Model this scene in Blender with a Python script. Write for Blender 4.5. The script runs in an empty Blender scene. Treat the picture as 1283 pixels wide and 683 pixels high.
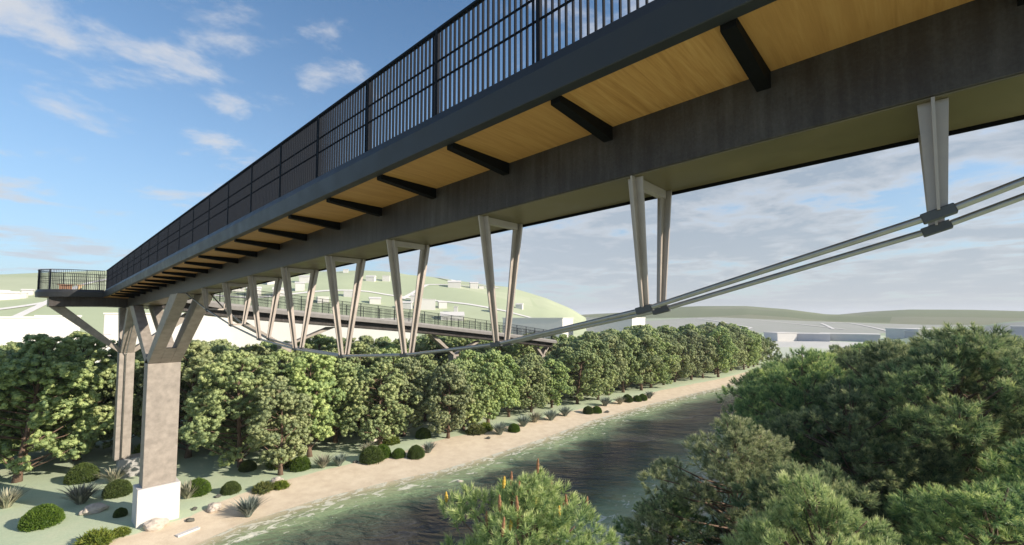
import bpy, math, random
import numpy as np
from mathutils import Vector, noise

random.seed(7)
rng = np.random.default_rng(11)
S = bpy.context.scene
COL = S.collection
R = math.radians
PI = math.pi

# ------------------------------------------------------------------ camera
ZC = 12.6                                   # eye height above the lawn
cam = bpy.data.cameras.new('camera')
cam.lens = 15.884; cam.sensor_width = 36.0; cam.shift_y = 0.0191
cam.clip_start = 0.1; cam.clip_end = 20000
camo = bpy.data.objects.new('camera', cam); COL.objects.link(camo)
camo.location = (0, 0, ZC)
camo.rotation_euler = (R(90 + 3.23), 0, R(-47.65))
S.camera = camo
S.render.resolution_x = 1024; S.render.resolution_y = 545

# ------------------------------------------------------------------ light
SKX, SKY = 21.3, 4.4
SUN_EL, SUN_AZ = 25.0, 155.0                # azimuth clockwise from +Y
sun = bpy.data.lights.new('sun', 'SUN'); sun.energy = 5.0; sun.angle = R(0.5); sun.color = (1.0, 0.89, 0.74)
suno = bpy.data.objects.new('sun', sun); COL.objects.link(suno)
sv = Vector((math.sin(R(SUN_AZ)) * math.cos(R(SUN_EL)), math.cos(R(SUN_AZ)) * math.cos(R(SUN_EL)), math.sin(R(SUN_EL))))
suno.rotation_euler = sv.to_track_quat('Z', 'Y').to_euler()
suno.location = (20, -40, 60)

W = bpy.data.worlds.new('World'); S.world = W; W.use_nodes = True
nt = W.node_tree; nt.nodes.clear()


class NT:
    """small node helper"""
    def __init__(s, tree): s.t = tree
    def n(s, typ, **kw):
        d = s.t.nodes.new(typ)
        for k, v in kw.items():
            if k == 'inp':
                for a, b in v.items():
                    if isinstance(b, bpy.types.NodeSocket): s.t.links.new(b, d.inputs[a])
                    else: d.inputs[a].default_value = b
            else: setattr(d, k, v)
        return d
    def m(s, op, a, b=0.0, c=0.0, clamp=False):
        d = s.t.nodes.new('ShaderNodeMath'); d.operation = op; d.use_clamp = clamp
        for i, q in enumerate((a, b, c)):
            if isinstance(q, bpy.types.NodeSocket): s.t.links.new(q, d.inputs[i])
            else: d.inputs[i].default_value = q
        return d.outputs[0]
    def ramp(s, fac, stops, interp='LINEAR'):
        d = s.t.nodes.new('ShaderNodeValToRGB'); d.color_ramp.interpolation = interp
        e = d.color_ramp.elements
        while len(e) < len(stops): e.new(0.5)
        for el, (p, c) in zip(e, stops):
            el.position = p; el.color = (*c, 1) if len(c) == 3 else c
        s.t.links.new(fac, d.inputs[0]); return d.outputs[0]
    def mix(s, fac, a, b, mode='MIX'):
        d = s.t.nodes.new('ShaderNodeMix'); d.data_type = 'RGBA'; d.blend_type = mode
        for i, q in ((0, fac), (6, a), (7, b)):
            if isinstance(q, bpy.types.NodeSocket): s.t.links.new(q, d.inputs[i])
            elif i == 0: d.inputs[0].default_value = q
            else: d.inputs[i].default_value = (*q, 1)
        return d.outputs[2]
    def link(s, a, b): s.t.links.new(a, b)
    def noise(s, vec, scale, detail=3, rough=0.5, dist=0.0, out=0):
        d = s.n('ShaderNodeTexNoise', inp={'Scale': scale, 'Detail': detail, 'Roughness': rough, 'Distortion': dist})
        if vec is not None: s.t.links.new(vec, d.inputs['Vector'])
        return d.outputs[out]


w = NT(nt)
sky = w.n('ShaderNodeTexSky', sky_type='NISHITA', sun_disc=False, sun_elevation=R(SUN_EL), sun_rotation=R(SUN_AZ),
          air_density=1.0, dust_density=0.3, ozone_density=4.0)
tc = w.n('ShaderNodeTexCoord')
sep = w.n('ShaderNodeSeparateXYZ', inp={0: tc.outputs['Generated']})
dx, dy, dz_ = sep.outputs
zz = w.m('ADD', w.m('MAXIMUM', dz_, 0.0), 0.09)
px = w.m('DIVIDE', dx, zz); py = w.m('DIVIDE', dy, zz)
cv = w.n('ShaderNodeCombineXYZ', inp={0: px, 1: py, 2: 0.0}).outputs[0]
# cloud cover grows toward +X (right half of the picture)
right = w.m('ADD', w.m('MULTIPLY', dx, 0.83), w.m('MULTIPLY', dy, -0.55))
cover = w.n('ShaderNodeMapRange', inp={0: right, 1: -0.35, 2: 0.55, 3: 0.0, 4: 1.0}).outputs[0]
cvo = w.n('ShaderNodeVectorMath', operation='ADD', inp={0: cv, 1: (SKX, SKY, 0.0)}).outputs[0]
n1 = w.noise(cvo, 2.3, 9, 0.60, 0.25)
n2 = w.noise(cvo, 0.62, 3, 0.5)
low = w.n('ShaderNodeMapRange', interpolation_type='SMOOTHSTEP', inp={0: dz_, 1: 0.34, 2: 0.16, 3: 0.0, 4: 0.035}).outputs[0]
thr = w.m('SUBTRACT', w.m('SUBTRACT', 0.575, low), w.m('MULTIPLY', cover, 0.11))
dens = w.m('SUBTRACT', w.m('ADD', w.m('MULTIPLY', n1, 0.55), w.m('MULTIPLY', n2, 0.50)), thr)
mask = w.n('ShaderNodeMapRange', interpolation_type='SMOOTHSTEP', inp={0: dens, 1: -0.03, 2: 0.085, 3: 0.0, 4: 0.88}).outputs[0]
thick = w.n('ShaderNodeMapRange', inp={0: dens, 1: 0.015, 2: 0.13, 3: 0.0, 4: 1.0}).outputs[0]
ccol = w.mix(w.m('MULTIPLY', thick, w.m('ADD', 0.25, w.m('MULTIPLY', cover, 0.75))), (0.80, 0.79, 0.80), (0.31, 0.39, 0.49))
# pale band above the horizon
hz = w.m('POWER', w.m('SUBTRACT', 1.0, w.m('MAXIMUM', dz_, 0.0), clamp=True), w.m("ADD", 3.2, w.m("MULTIPLY", cover, 0.8)))
hzf = w.m('MULTIPLY', hz, w.m('ADD', 0.85, w.m('MULTIPLY', cover, 0.10)), clamp=True)
hcol = w.mix(cover, (0.52, 0.63, 0.76), (0.60, 0.645, 0.69))
skyc = w.mix(1.0, sky.outputs[0], (0.86, 1.06, 1.08), 'MULTIPLY')
b1 = w.n('ShaderNodeBackground', inp={0: skyc, 1: 0.115})
b2 = w.n('ShaderNodeBackground', inp={0: ccol, 1: 0.70})
b3 = w.n('ShaderNodeBackground', inp={0: hcol, 1: 0.68})
m1 = w.n('ShaderNodeMixShader', inp={0: mask, 1: b1.outputs[0], 2: b2.outputs[0]})
m2 = w.n('ShaderNodeMixShader', inp={0: hzf, 1: m1.outputs[0], 2: b3.outputs[0]})
wo = w.n('ShaderNodeOutputWorld', inp={0: m2.outputs[0]})

S.view_settings.view_transform = 'Standard'; S.view_settings.look = 'None'
S.view_settings.exposure = 0.52; S.view_settings.gamma = 1.0
S.view_settings.use_curve_mapping = False
S.render.engine = 'CYCLES'
S.cycles.max_bounces = 7; S.cycles.diffuse_bounces = 4; S.cycles.glossy_bounces = 3; S.cycles.transmission_bounces = 3
S.cycles.transparent_max_bounces = 6; S.cycles.volume_bounces = 0
S.cycles.use_denoising = True

# ------------------------------------------------------------------ materials
def new_mat(name):
    m = bpy.data.materials.new(name); m.use_nodes = True
    t = m.node_tree; t.nodes.clear()
    h = NT(t)
    out = h.n('ShaderNodeOutputMaterial')
    b = h.n('ShaderNodeBsdfPrincipled'); h.link(b.outputs[0], out.inputs[0])
    return m, h, b, out

def bump(h, b, fac, strength, dist=0.02):
    d = h.n('ShaderNodeBump', inp={'Strength': strength, 'Distance': dist, 'Height': fac})
    h.link(d.outputs[0], b.inputs['Normal'])

def simple(name, col, rough=0.5, var=0.25, scale=3.0, metal=0.0, bumps=0.0, spec=0.5, streak=None):
    m, h, b, _ = new_mat(name)
    geo = h.n('ShaderNodeNewGeometry')
    vec = geo.outputs['Position']
    if streak:
        vec = h.n('ShaderNodeMapping', inp={0: vec, 'Scale': streak}).outputs[0]
    n = h.noise(vec, scale, 6, 0.6)
    f = h.n('ShaderNodeMapRange', inp={0: n, 1: 0.25, 2: 0.75, 3: 1 - var, 4: 1 + var}).outputs[0]
    c = h.n('ShaderNodeVectorMath', operation='SCALE', inp={0: col, 'Scale': f}).outputs[0]
    h.link(c, b.inputs['Base Color'])
    b.inputs['Metallic'].default_value = metal
    r = h.n('ShaderNodeMapRange', inp={0: n, 1: 0.3, 2: 0.7, 3: rough - 0.08, 4: rough + 0.08}).outputs[0]
    h.link(r, b.inputs['Roughness'])
    b.inputs['Specular IOR Level'].default_value = spec
    if bumps: bump(h, b, h.noise(geo.outputs['Position'], scale * 9, 4, 0.6), bumps)
    return m

M = {}
M['dark_steel'] = simple('dark_steel', (0.023, 0.0245, 0.028), 0.5, 0.18, 2.0, bumps=0.05, spec=0.4)
M['sunlit_steel'] = simple('sunlit_steel', (0.20, 0.19, 0.185), 0.5, 0.15, 2.0)  # lighter copy of the dark steel, sunlight painted into the colour
M['black_steel'] = simple('black_steel', (0.004, 0.004, 0.0045), 0.7, 0.2, 3.0, spec=0.15)
M['rail_steel'] = simple('rail_steel', (0.012, 0.015, 0.022), 0.7, 0.15, 3.0, spec=0.06)
M['strut_steel'] = simple('strut_steel', (0.35, 0.305, 0.275), 0.40, 0.12, 2.5, metal=0.25)
M['cable_steel'] = simple('cable_steel', (0.34, 0.335, 0.32), 0.36, 0.15, 8.0, metal=0.75)
M['clamp_steel'] = simple('clamp_steel', (0.06, 0.063, 0.07), 0.5, 0.15, 6.0)
M['olive_bounce'] = simple('olive_bounce', (0.135, 0.108, 0.055), 0.42, 0.2, 1.2)  # light bounced off the ground, painted as an olive colour
M['concrete'] = simple('concrete', (0.29, 0.255, 0.222), 0.62, 0.28, 2.6, bumps=0.25)
M['white_concrete'] = simple('white_concrete', (0.60, 0.575, 0.56), 0.8, 0.06, 2.0, bumps=0.08)
M['shaded_concrete'] = simple('shaded_concrete', (0.36, 0.35, 0.34), 0.8, 0.12, 2.0, bumps=0.1)  # plinth white greyed down, tree shade painted into the colour
M['deck_top'] = simple('deck_top', (0.30, 0.24, 0.17), 0.7, 0.2, 3.0)
M['bark'] = simple('bark', (0.16, 0.105, 0.075), 0.9, 0.35, 6.0, bumps=0.6, streak=(1, 1, 0.35))
M['rock'] = simple('rock', (0.50, 0.44, 0.38), 0.85, 0.3, 3.5, bumps=0.7)
M['dark_stone'] = simple('dark_stone', (0.10, 0.10, 0.085), 0.9, 0.3, 5.0, bumps=0.5)
M['bench_wood'] = simple('bench_wood', (0.23, 0.12, 0.07), 0.6, 0.2, 4.0)
M['pale_wood'] = simple('pale_wood', (0.62, 0.45, 0.25), 0.6, 0.15, 4.0)
M['cone_brown'] = simple('cone_brown', (0.27, 0.13, 0.065), 0.7, 0.3, 20.0)
M['cone_yellow'] = simple('cone_yellow', (0.55, 0.36, 0.05), 0.7, 0.3, 20.0)
M['house_white'] = simple('house_white', (0.60, 0.585, 0.565), 0.85, 0.04, 0.3)
M['house_grey'] = simple('house_grey', (0.50, 0.49, 0.50), 0.85, 0.05, 0.3)
M['roof_white'] = simple('roof_white', (0.64, 0.62, 0.60), 0.9, 0.05, 0.3)
M['track'] = simple('track', (0.70, 0.68, 0.66), 0.95, 0.05, 0.2)

# weathered girder: dark brown plate with vertical streaks
m, h, b, _ = new_mat('girder_plate'); M['girder'] = m
pos = h.n('ShaderNodeNewGeometry').outputs['Position']
st = h.noise(h.n('ShaderNodeMapping', inp={0: pos, 'Scale': (3.0, 3.0, 0.25)}).outputs[0], 2.2, 6, 0.65)
bl = h.noise(pos, 0.9, 5, 0.6)
f = h.m('ADD', h.m('MULTIPLY', st, 0.45), h.m('ADD', h.m('MULTIPLY', bl, 0.35), h.m('MULTIPLY', h.noise(pos, 30, 3, 0.7), 0.2)))
b.inputs['Specular IOR Level'].default_value = 0.35
h.link(h.ramp(f, [(0.32, (0.018, 0.012, 0.010)), (0.47, (0.036, 0.030, 0.027)), (0.58, (0.056, 0.050, 0.048)), (0.74, (0.10, 0.096, 0.096))]), b.inputs['Base Color'])
h.link(h.ramp(f, [(0.3, (0.34,) * 3), (0.7, (0.52,) * 3)]), b.inputs['Roughness'])
bump(h, b, h.noise(pos, 18, 4, 0.6), 0.12)

# soffit timber, grain across the deck
m, h, b, _ = new_mat('soffit_timber'); M['wood'] = m
pos = h.n('ShaderNodeNewGeometry').outputs['Position']
oi = h.n('ShaderNodeObjectInfo')
g1 = h.noise(h.n('ShaderNodeMapping', inp={0: pos, 'Scale': (0.35, 5.0, 1.0)}).outputs[0], 2.4, 6, 0.6, 0.6)
g2 = h.noise(h.n('ShaderNodeMapping', inp={0: pos, 'Scale': (0.8, 30.0, 1.0)}).outputs[0], 2.0, 3, 0.6)
f = h.m('ADD', h.m('MULTIPLY', g1, 0.7), h.m('MULTIPLY', g2, 0.3))
c = h.ramp(f, [(0.28, (0.31, 0.145, 0.040)), (0.5, (0.47, 0.245, 0.075)), (0.72, (0.59, 0.345, 0.125))])
c = h.mix(h.m('MULTIPLY', oi.outputs['Random'], 0.45), c, (0.36, 0.185, 0.055))
h.link(c, b.inputs['Base Color']); b.inputs['Roughness'].default_value = 0.55
bump(h, b, g2, 0.08)

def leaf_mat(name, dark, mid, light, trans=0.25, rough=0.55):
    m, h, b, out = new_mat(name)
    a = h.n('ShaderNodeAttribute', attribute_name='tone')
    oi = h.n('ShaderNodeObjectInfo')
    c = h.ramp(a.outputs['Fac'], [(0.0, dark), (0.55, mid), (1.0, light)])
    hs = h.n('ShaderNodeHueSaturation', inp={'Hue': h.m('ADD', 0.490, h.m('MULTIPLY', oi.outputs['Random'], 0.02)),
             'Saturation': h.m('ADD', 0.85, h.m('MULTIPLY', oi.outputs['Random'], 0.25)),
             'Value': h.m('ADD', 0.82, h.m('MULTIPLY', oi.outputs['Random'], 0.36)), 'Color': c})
    h.link(hs.outputs[0], b.inputs['Base Color']); b.inputs['Roughness'].default_value = rough
    b.inputs['Specular IOR Level'].default_value = 0.35
    tr = h.n('ShaderNodeBsdfTranslucent', inp={0: hs.outputs[0]})
    ms = h.n('ShaderNodeMixShader', inp={0: trans, 1: b.outputs[0], 2: tr.outputs[0]})
    h.link(ms.outputs[0], out.inputs[0])
    return m
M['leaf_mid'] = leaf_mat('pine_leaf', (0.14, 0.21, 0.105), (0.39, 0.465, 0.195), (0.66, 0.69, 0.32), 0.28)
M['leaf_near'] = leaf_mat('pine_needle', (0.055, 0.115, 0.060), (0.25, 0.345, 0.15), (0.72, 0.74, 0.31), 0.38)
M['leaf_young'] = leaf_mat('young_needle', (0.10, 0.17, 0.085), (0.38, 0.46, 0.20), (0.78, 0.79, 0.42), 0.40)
M['leaf_box'] = leaf_mat('box_leaf', (0.035, 0.075, 0.014), (0.105, 0.170, 0.028), (0.22, 0.29, 0.05))
M['leaf_low'] = leaf_mat('low_leaf', (0.07, 0.11, 0.02), (0.17, 0.21, 0.04), (0.30, 0.30, 0.07))
M['leaf_agave'] = leaf_mat('agave_leaf', (0.10, 0.12, 0.08), (0.27, 0.27, 0.20), (0.58, 0.52, 0.38), 0.1)
M['leaf_grey'] = leaf_mat('grey_leaf', (0.08, 0.11, 0.09), (0.17, 0.21, 0.18), (0.30, 0.33, 0.28), 0.1)

# ground: lawn / sand (zoned by a vertex attribute), pale fields far off
m, h, b, _ = new_mat('ground_cover'); M['ground'] = m
geo = h.n('ShaderNodeNewGeometry'); pos = geo.outputs['Position']
sa = h.n('ShaderNodeAttribute', attribute_name='sand').outputs['Fac']
nz = h.noise(pos, 0.5, 5, 0.6)
sf = h.n('ShaderNodeMapRange', interpolation_type='SMOOTHSTEP', inp={0: h.m('ADD', sa, h.m('MULTIPLY', h.m('SUBTRACT', nz, 0.5), 0.7)), 1: 0.35, 2: 0.65}).outputs[0]
lawn = h.ramp(h.noise(pos, 0.22, 6, 0.65), [(0.3, (0.42, 0.52, 0.37)), (0.5, (0.49, 0.57, 0.40)), (0.7, (0.58, 0.60, 0.43))])
lawn = h.mix(0.35, lawn, h.ramp(h.noise(pos, 9, 4, 0.7), [(0.3, (0.34, 0.42, 0.28)), (0.7, (0.60, 0.65, 0.48))]))
sand = h.ramp(h.noise(pos, 1.1, 6, 0.6), [(0.3, (0.55, 0.45, 0.33)), (0.55, (0.66, 0.56, 0.42)), (0.75, (0.73, 0.63, 0.49))])
sand = h.mix(0.25, sand, h.ramp(h.noise(pos, 14, 3, 0.7), [(0.3, (0.46, 0.36, 0.28)), (0.7, (0.78, 0.68, 0.56))]))
near = h.mix(sf, lawn, sand)
vo = h.n('ShaderNodeTexVoronoi', inp={'Vector': pos, 'Scale': 0.011}, feature='F1')
fld = h.ramp(vo.outputs['Color'], [(0.25, (0.50, 0.55, 0.42)), (0.45, (0.52, 0.55, 0.46)), (0.6, (0.46, 0.55, 0.42)), (0.8, (0.58, 0.57, 0.54))], 'CONSTANT')
dist = h.n('ShaderNodeVectorMath', operation='LENGTH', inp={0: pos}).outputs['Value']
ff = h.n('ShaderNodeMapRange', inp={0: dist, 1: 120.0, 2: 170.0}).outputs[0]
h.link(h.mix(ff, near, fld), b.inputs['Base Color']); b.inputs['Roughness'].default_value = 0.95
b.inputs['Specular IOR Level'].default_value = 0.1
bump(h, b, h.noise(pos, 5, 5, 0.7), 0.35, 0.05)

def hill_mat(name, g1, g2, fieldcol, fscale, ffac):
    m, h, b, _ = new_mat(name)
    pos = h.n('ShaderNodeNewGeometry').outputs['Position']
    vo = h.n('ShaderNodeTexVoronoi', inp={'Vector': h.n('ShaderNodeMapping', inp={0: pos, 'Scale': (1, 1, 3.0)}).outputs[0], 'Scale': fscale}, feature='F1')
    sp = h.n('ShaderNodeSeparateColor', inp={0: vo.outputs['Color']})
    c = h.mix(sp.outputs[0], g1, g2)
    f = h.n('ShaderNodeMapRange', inp={0: sp.outputs[1], 1: 1 - ffac, 2: 1 - ffac + 0.02}).outputs[0]
    c = h.mix(f, c, fieldcol)
    n = h.noise(pos, 0.05, 6, 0.6)
    c = h.mix(h.n('ShaderNodeMapRange', inp={0: n, 1: 0.3, 2: 0.7, 3: 0.0, 4: 0.3}).outputs[0], c, tuple(x * 0.8 for x in g1))
    h.link(c, b.inputs['Base Color']); b.inputs['Roughness'].default_value = 1.0
    b.inputs['Specular IOR Level'].default_value = 0.0
    return m
M['hill_near'] = hill_mat('hill_pasture', (0.40, 0.46, 0.30), (0.48, 0.52, 0.37), (0.47, 0.45, 0.43), 0.011, 0.16)
M['hill_far'] = hill_mat('far_pasture', (0.17, 0.20, 0.11), (0.22, 0.245, 0.14), (0.25, 0.255, 0.17), 0.004, 0.2)
M['hill_low'] = hill_mat('low_fields', (0.36, 0.43, 0.31), (0.43, 0.47, 0.36), (0.40, 0.40, 0.38), 0.006, 0.30)

# river water
m, h, b, out = new_mat('river_water'); M['water'] = m
pos = h.n('ShaderNodeNewGeometry').outputs['Position']
de = h.n('ShaderNodeAttribute', attribute_name='depth').outputs['Fac']
nn = h.noise(pos, 0.22, 4, 0.55)
d2 = h.m('ADD', de, h.m('MULTIPLY', h.m('SUBTRACT', nn, 0.5), 4.5))
base = h.ramp(h.n('ShaderNodeMapRange', inp={0: d2, 1: 0.0, 2: 9.0}).outputs[0],
              [(0.0, (0.44, 0.46, 0.28)), (0.30, (0.22, 0.30, 0.17)), (0.55, (0.070, 0.105, 0.075)), (0.9, (0.048, 0.050, 0.053))])
fo = h.noise(h.n('ShaderNodeMapping', inp={0: pos, 'Rotation': (0, 0, 0.3), 'Scale': (0.7, 1.3, 1)}).outputs[0], 1.5, 6, 0.65, 0.8)
fe = h.n('ShaderNodeMapRange', inp={0: de, 1: 0.2, 2: 6.5, 3: 0.13, 4: -0.17}).outputs[0]
foam = h.n('ShaderNodeMapRange', interpolation_type='SMOOTHSTEP', inp={0: h.m('ADD', fo, fe), 1: 0.585, 2: 0.66, 3: 0.0, 4: 0.85}).outputs[0]
base = h.mix(foam, base, (0.72, 0.70, 0.60))
h.link(base, b.inputs['Base Color'])
h.link(h.n('ShaderNodeMapRange', inp={0: foam, 1: 0.0, 2: 1.0, 3: 0.12, 4: 0.8}).outputs[0], b.inputs['Roughness'])
b.inputs['IOR'].default_value = 1.33
rv0 = h.n('ShaderNodeMapping', inp={0: pos, 'Rotation': (0, 0, R(52))}).outputs[0]
rv = h.n('ShaderNodeMapping', inp={0: rv0, 'Scale': (0.42, 1.0, 1.0)}).outputs[0]
wh = h.m('ADD', h.m('MULTIPLY', h.noise(rv, 0.95, 5, 0.55, 0.9), 1.0), h.m('ADD', h.m('MULTIPLY', h.noise(rv, 0.25, 3, 0.5, 0.5), 1.6), h.m('MULTIPLY', h.noise(rv, 2.6, 3, 0.6, 0.3), 0.30)))
calm = h.n('ShaderNodeMapRange', inp={0: d2, 1: 0.5, 2: 6.0, 3: 0.12, 4: 1.0}).outputs[0]
bp_ = h.n('ShaderNodeBump', inp={'Strength': calm, 'Distance': 0.95, 'Height': wh}); h.link(bp_.outputs[0], b.inputs['Normal'])
al = h.n('ShaderNodeMapRange', inp={0: de, 1: 0.0, 2: 1.8, 3: 0.15, 4: 1.0}).outputs[0]
tb = h.n('ShaderNodeBsdfTransparent')
ms = h.n('ShaderNodeMixShader', inp={0: h.m('MAXIMUM', al, foam), 1: tb.outputs[0], 2: b.outputs[0]})
h.link(ms.outputs[0], out.inputs[0])

# ------------------------------------------------------------------ object helpers
def tag(o, label=None, cat=None, group=None, kind=None):
    for k, v in (('label', label), ('category', cat), ('group', group), ('kind', kind)):
        if v: o[k] = v
    return o

def thing(name, label, cat, loc, group=None):
    o = bpy.data.objects.new(name, None); COL.objects.link(o)
    o.location = loc; o.empty_display_size = 0.5
    return tag(o, label, cat, group)

def wloc(o):
    v = Vector((0, 0, 0))
    while o is not None: v = v + o.location; o = o.parent
    return v

def link(name, me, parent=None, loc=(0, 0, 0)):
    o = bpy.data.objects.new(name, me); COL.objects.link(o)
    if parent is not None: o.parent = parent
    o.location = loc
    return o

def copy_tree(src, children_of):
    c = src.copy(); COL.objects.link(c)
    for ch in children_of(src):
        k = ch.copy(); COL.objects.link(k); k.parent = c
    return c

def np_mesh(name, V, T, mat, tone=None, smooth=False, attr='tone', mi=None):
    me = bpy.data.meshes.new(name)
    V = np.asarray(V, np.float32); T = np.asarray(T, np.int32); k = T.shape[1]
    me.vertices.add(len(V)); me.vertices.foreach_set('co', V.ravel())
    me.loops.add(T.size); me.loops.foreach_set('vertex_index', T.ravel())
    me.polygons.add(len(T)); me.polygons.foreach_set('loop_start', np.arange(0, T.size, k, dtype=np.int32))
    if smooth: me.polygons.foreach_set('use_smooth', np.ones(len(T), bool))
    for q in (mat if isinstance(mat, (list, tuple)) else [mat]): me.materials.append(q)
    if mi is not None: me.polygons.foreach_set('material_index', np.asarray(mi, np.int32))
    me.update(calc_edges=True)
    if tone is not None:
        a = me.attributes.new(attr, 'FLOAT', 'POINT'); a.data.foreach_set('value', np.asarray(tone, np.float32))
    return me

class MB:
    def __init__(s): s.v = []; s.f = []
    def hexa(s, p):
        """8 points: bottom loop 0-3 counter-clockwise from above, top loop 4-7"""
        o = len(s.v); s.v += [tuple(q) for q in p]
        for a in ((3, 2, 1, 0), (4, 5, 6, 7), (0, 1, 5, 4), (1, 2, 6, 5), (2, 3, 7, 6), (3, 0, 4, 7)):
            s.f.append(tuple(o + i for i in a))
        return s
    def box(s, x0, x1, y0, y1, z0, z1):
        return s.hexa([(x0, y0, z0), (x1, y0, z0), (x1, y1, z0), (x0, y1, z0), (x0, y0, z1), (x1, y0, z1), (x1, y1, z1), (x0, y1, z1)])
    def rect2(s, a, b):
        """a,b = (x0,x1,y0,y1,z): loft between two level rectangles"""
        q = lambda r: [(r[0], r[2], r[4]), (r[1], r[2], r[4]), (r[1], r[3], r[4]), (r[0], r[3], r[4])]
        return s.hexa(q(a) + q(b))
    def sweep(s, rings, closed=True, caps=True):
        n = len(rings[0]); o = len(s.v)
        for r in rings: s.v += [tuple(p) for p in r]
        for i in range(len(rings) - 1):
            for j in range(n if closed else n - 1):
                k = (j + 1) % n
                s.f.append((o + i * n + j, o + (i + 1) * n + j, o + (i + 1) * n + k, o + i * n + k))
        if caps and closed:
            s.f.append(tuple(o + j for j in range(n)))
            e = o + (len(rings) - 1) * n
            s.f.append(tuple(e + j for j in reversed(range(n))))
        return s
    def tube(s, path, r, n=8):
        path = [Vector(p) for p in path]; rings = []
        rr = r if isinstance(r, (list, tuple)) else [r] * len(path)
        for i, p in enumerate(path):
            t = (path[min(i + 1, len(path) - 1)] - path[max(i - 1, 0)]).normalized()
            u = t.cross(Vector((0, 0, 1)) if abs(t.z) < 0.95 else Vector((1, 0, 0))).normalized(); v = u.cross(t)
            rings.append([p + (u * math.cos(2 * PI * k / n) + v * math.sin(2 * PI * k / n)) * rr[i] for k in range(n)])
        return s.sweep(rings)
    def mesh(s, name, mat, smooth=False, off=(0, 0, 0)):
        me = bpy.data.meshes.new(name)
        ox, oy, oz = off
        me.from_pydata([(a - ox, b - oy, c - oz) for a, b, c in s.v], [], s.f)
        me.materials.append(mat)
        if smooth: me.polygons.foreach_set('use_smooth', [True] * len(me.polygons))
        me.update()
        import bmesh
        bm = bmesh.new(); bm.from_mesh(me); bmesh.ops.recalc_face_normals(bm, faces=bm.faces); bm.to_mesh(me); bm.free()
        return me
    def part(s, name, mat, parent, smooth=False):
        return link(name, s.mesh(name, mat, smooth, wloc(parent)), parent)
    def top(s, name, mat, smooth=False, base=None):
        b_ = base or (0, 0, 0)
        return link(name, s.mesh(name, mat, smooth, b_), None, b_)

def bevel(o, width=0.02, seg=2):
    md = o.modifiers.new('edge', 'BEVEL'); md.width = width; md.segments = seg; md.limit_method = 'ANGLE'; md.angle_limit = R(40)
    return o

# ------------------------------------------------------------------ terrain
def interp(x, tab):
    return np.interp(x, [t[0] for t in tab], [t[1] for t in tab])
SHORE = [(-6000, -900), (-200, -35), (-60, 8), (-20, 21), (2, 29), (7.3, 31.0), (10, 32.0), (15, 32.3), (20, 31.7), (25, 30.7), (29, 30.5), (38, 30.5), (50, 31.3), (66, 30.6), (82, 29.2), (96, 27.8), (125, 27), (150, 25), (200, 12), (500, -160), (6000, -3000)]
SANDW = [(-60, 5), (2, 5.2), (8, 3.8), (13, 5.0), (20, 5.7), (31, 7.0), (37, 6.0), (46, 5.2), (59, 4.2), (77, 4.8), (104, 4.0), (200, 4)]
RIVW = [(-60, 16), (9, 17.5), (23, 17.3), (31, 16.7), (60, 17), (100, 18), (200, 20)]
WATER_Z = -0.40
def sstep(t): t = np.clip(t, 0, 1); return t * t * (3 - 2 * t)
def ground_h(x, y):
    L = interp(x, SHORE); Wd = interp(x, SANDW); Rr = L - interp(x, RIVW)
    dl = y - L; dr = Rr - y
    left = -0.42 + 0.42 * sstep(dl / (Wd + 1.5))
    rightb = -0.42 + 0.42 * sstep(dr / 3.5)
    ch = -0.42 - 1.6 * sstep(np.minimum(-dl, -dr) / 5.0)
    z = np.where(dl > 0, left, np.where(dr > 0, rightb, ch))
    far = sstep((np.hypot(x, y) - 20) / 100)
    return z + np.where((dl > 0), np.minimum(dl, 20) / 20, np.where(dr > 0, np.minimum(dr, 20) / 20, 0)) * (0.12 * np.sin(x * 0.21 + 1) * np.cos(y * 0.17) + 0.05 * np.sin(x * 0.7 + y * 0.5))
def axis(lo, hi, step, far_, n):
    a = np.arange(lo, hi + step * 0.5, step); g = np.geomspace(step, far_, n)
    return np.concatenate([lo - np.cumsum(np.diff(np.concatenate([[0], g])))[::-1] - 0.0, a, hi + np.cumsum(np.diff(np.concatenate([[0], g])))])
xs = axis(-40, 130, 0.8, 1100, 26); ys = axis(-30, 85, 0.6, 1100, 26)
GX, GY = np.meshgrid(xs, ys, indexing='ij'); GZ = ground_h(GX, GY)
nx, ny = GX.shape
idx = np.arange(nx * ny).reshape(nx, ny)
Q = np.stack([idx[:-1, :-1], idx[1:, :-1], idx[1:, 1:], idx[:-1, 1:]], -1).reshape(-1, 4)
L = interp(GX, SHORE); Wd = interp(GX, SANDW); Rr = L - interp(GX, RIVW)
sandv = np.where(GY > L, 1 - (GY - L - Wd + 0.5) / 1.0, np.where(GY < Rr, 1 - (Rr - GY - 2.2) / 1.5, 1.0)).clip(0, 1)
me = np_mesh('ground', np.stack([GX, GY, GZ], -1).reshape(-1, 3), Q, M['ground'], sandv.ravel(), True, 'sand')
tag(link('ground', me), 'pale green lawn and sandy river banks', None, None, 'structure')

xw = np.concatenate([np.geomspace(400, 41, 10) * -1, np.arange(-40, 130, 1.0), np.geomspace(131, 500, 12)])
tw = np.linspace(0, 1, 40)
LX = interp(xw, SHORE) + 0.35; RX = LX - interp(xw, RIVW) - 0.7
WY = RX[:, None] + (LX - RX)[:, None] * tw[None, :]
WX = np.repeat(xw[:, None], len(tw), 1)
dep = np.minimum(LX[:, None] - WY, WY - RX[:, None])
idx = np.arange(WX.size).reshape(WX.shape)
Q = np.stack([idx[:-1, :-1], idx[1:, :-1], idx[1:, 1:], idx[:-1, 1:]], -1).reshape(-1, 4)
me = np_mesh('river', np.stack([WX, WY, np.full_like(WX, WATER_Z)], -1).reshape(-1, 3), Q, M['water'], dep.ravel(), True, 'depth')
tag(link('river', me), 'rippled dark river with green shallows and foam at the beach', None, None, 'structure')

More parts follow.
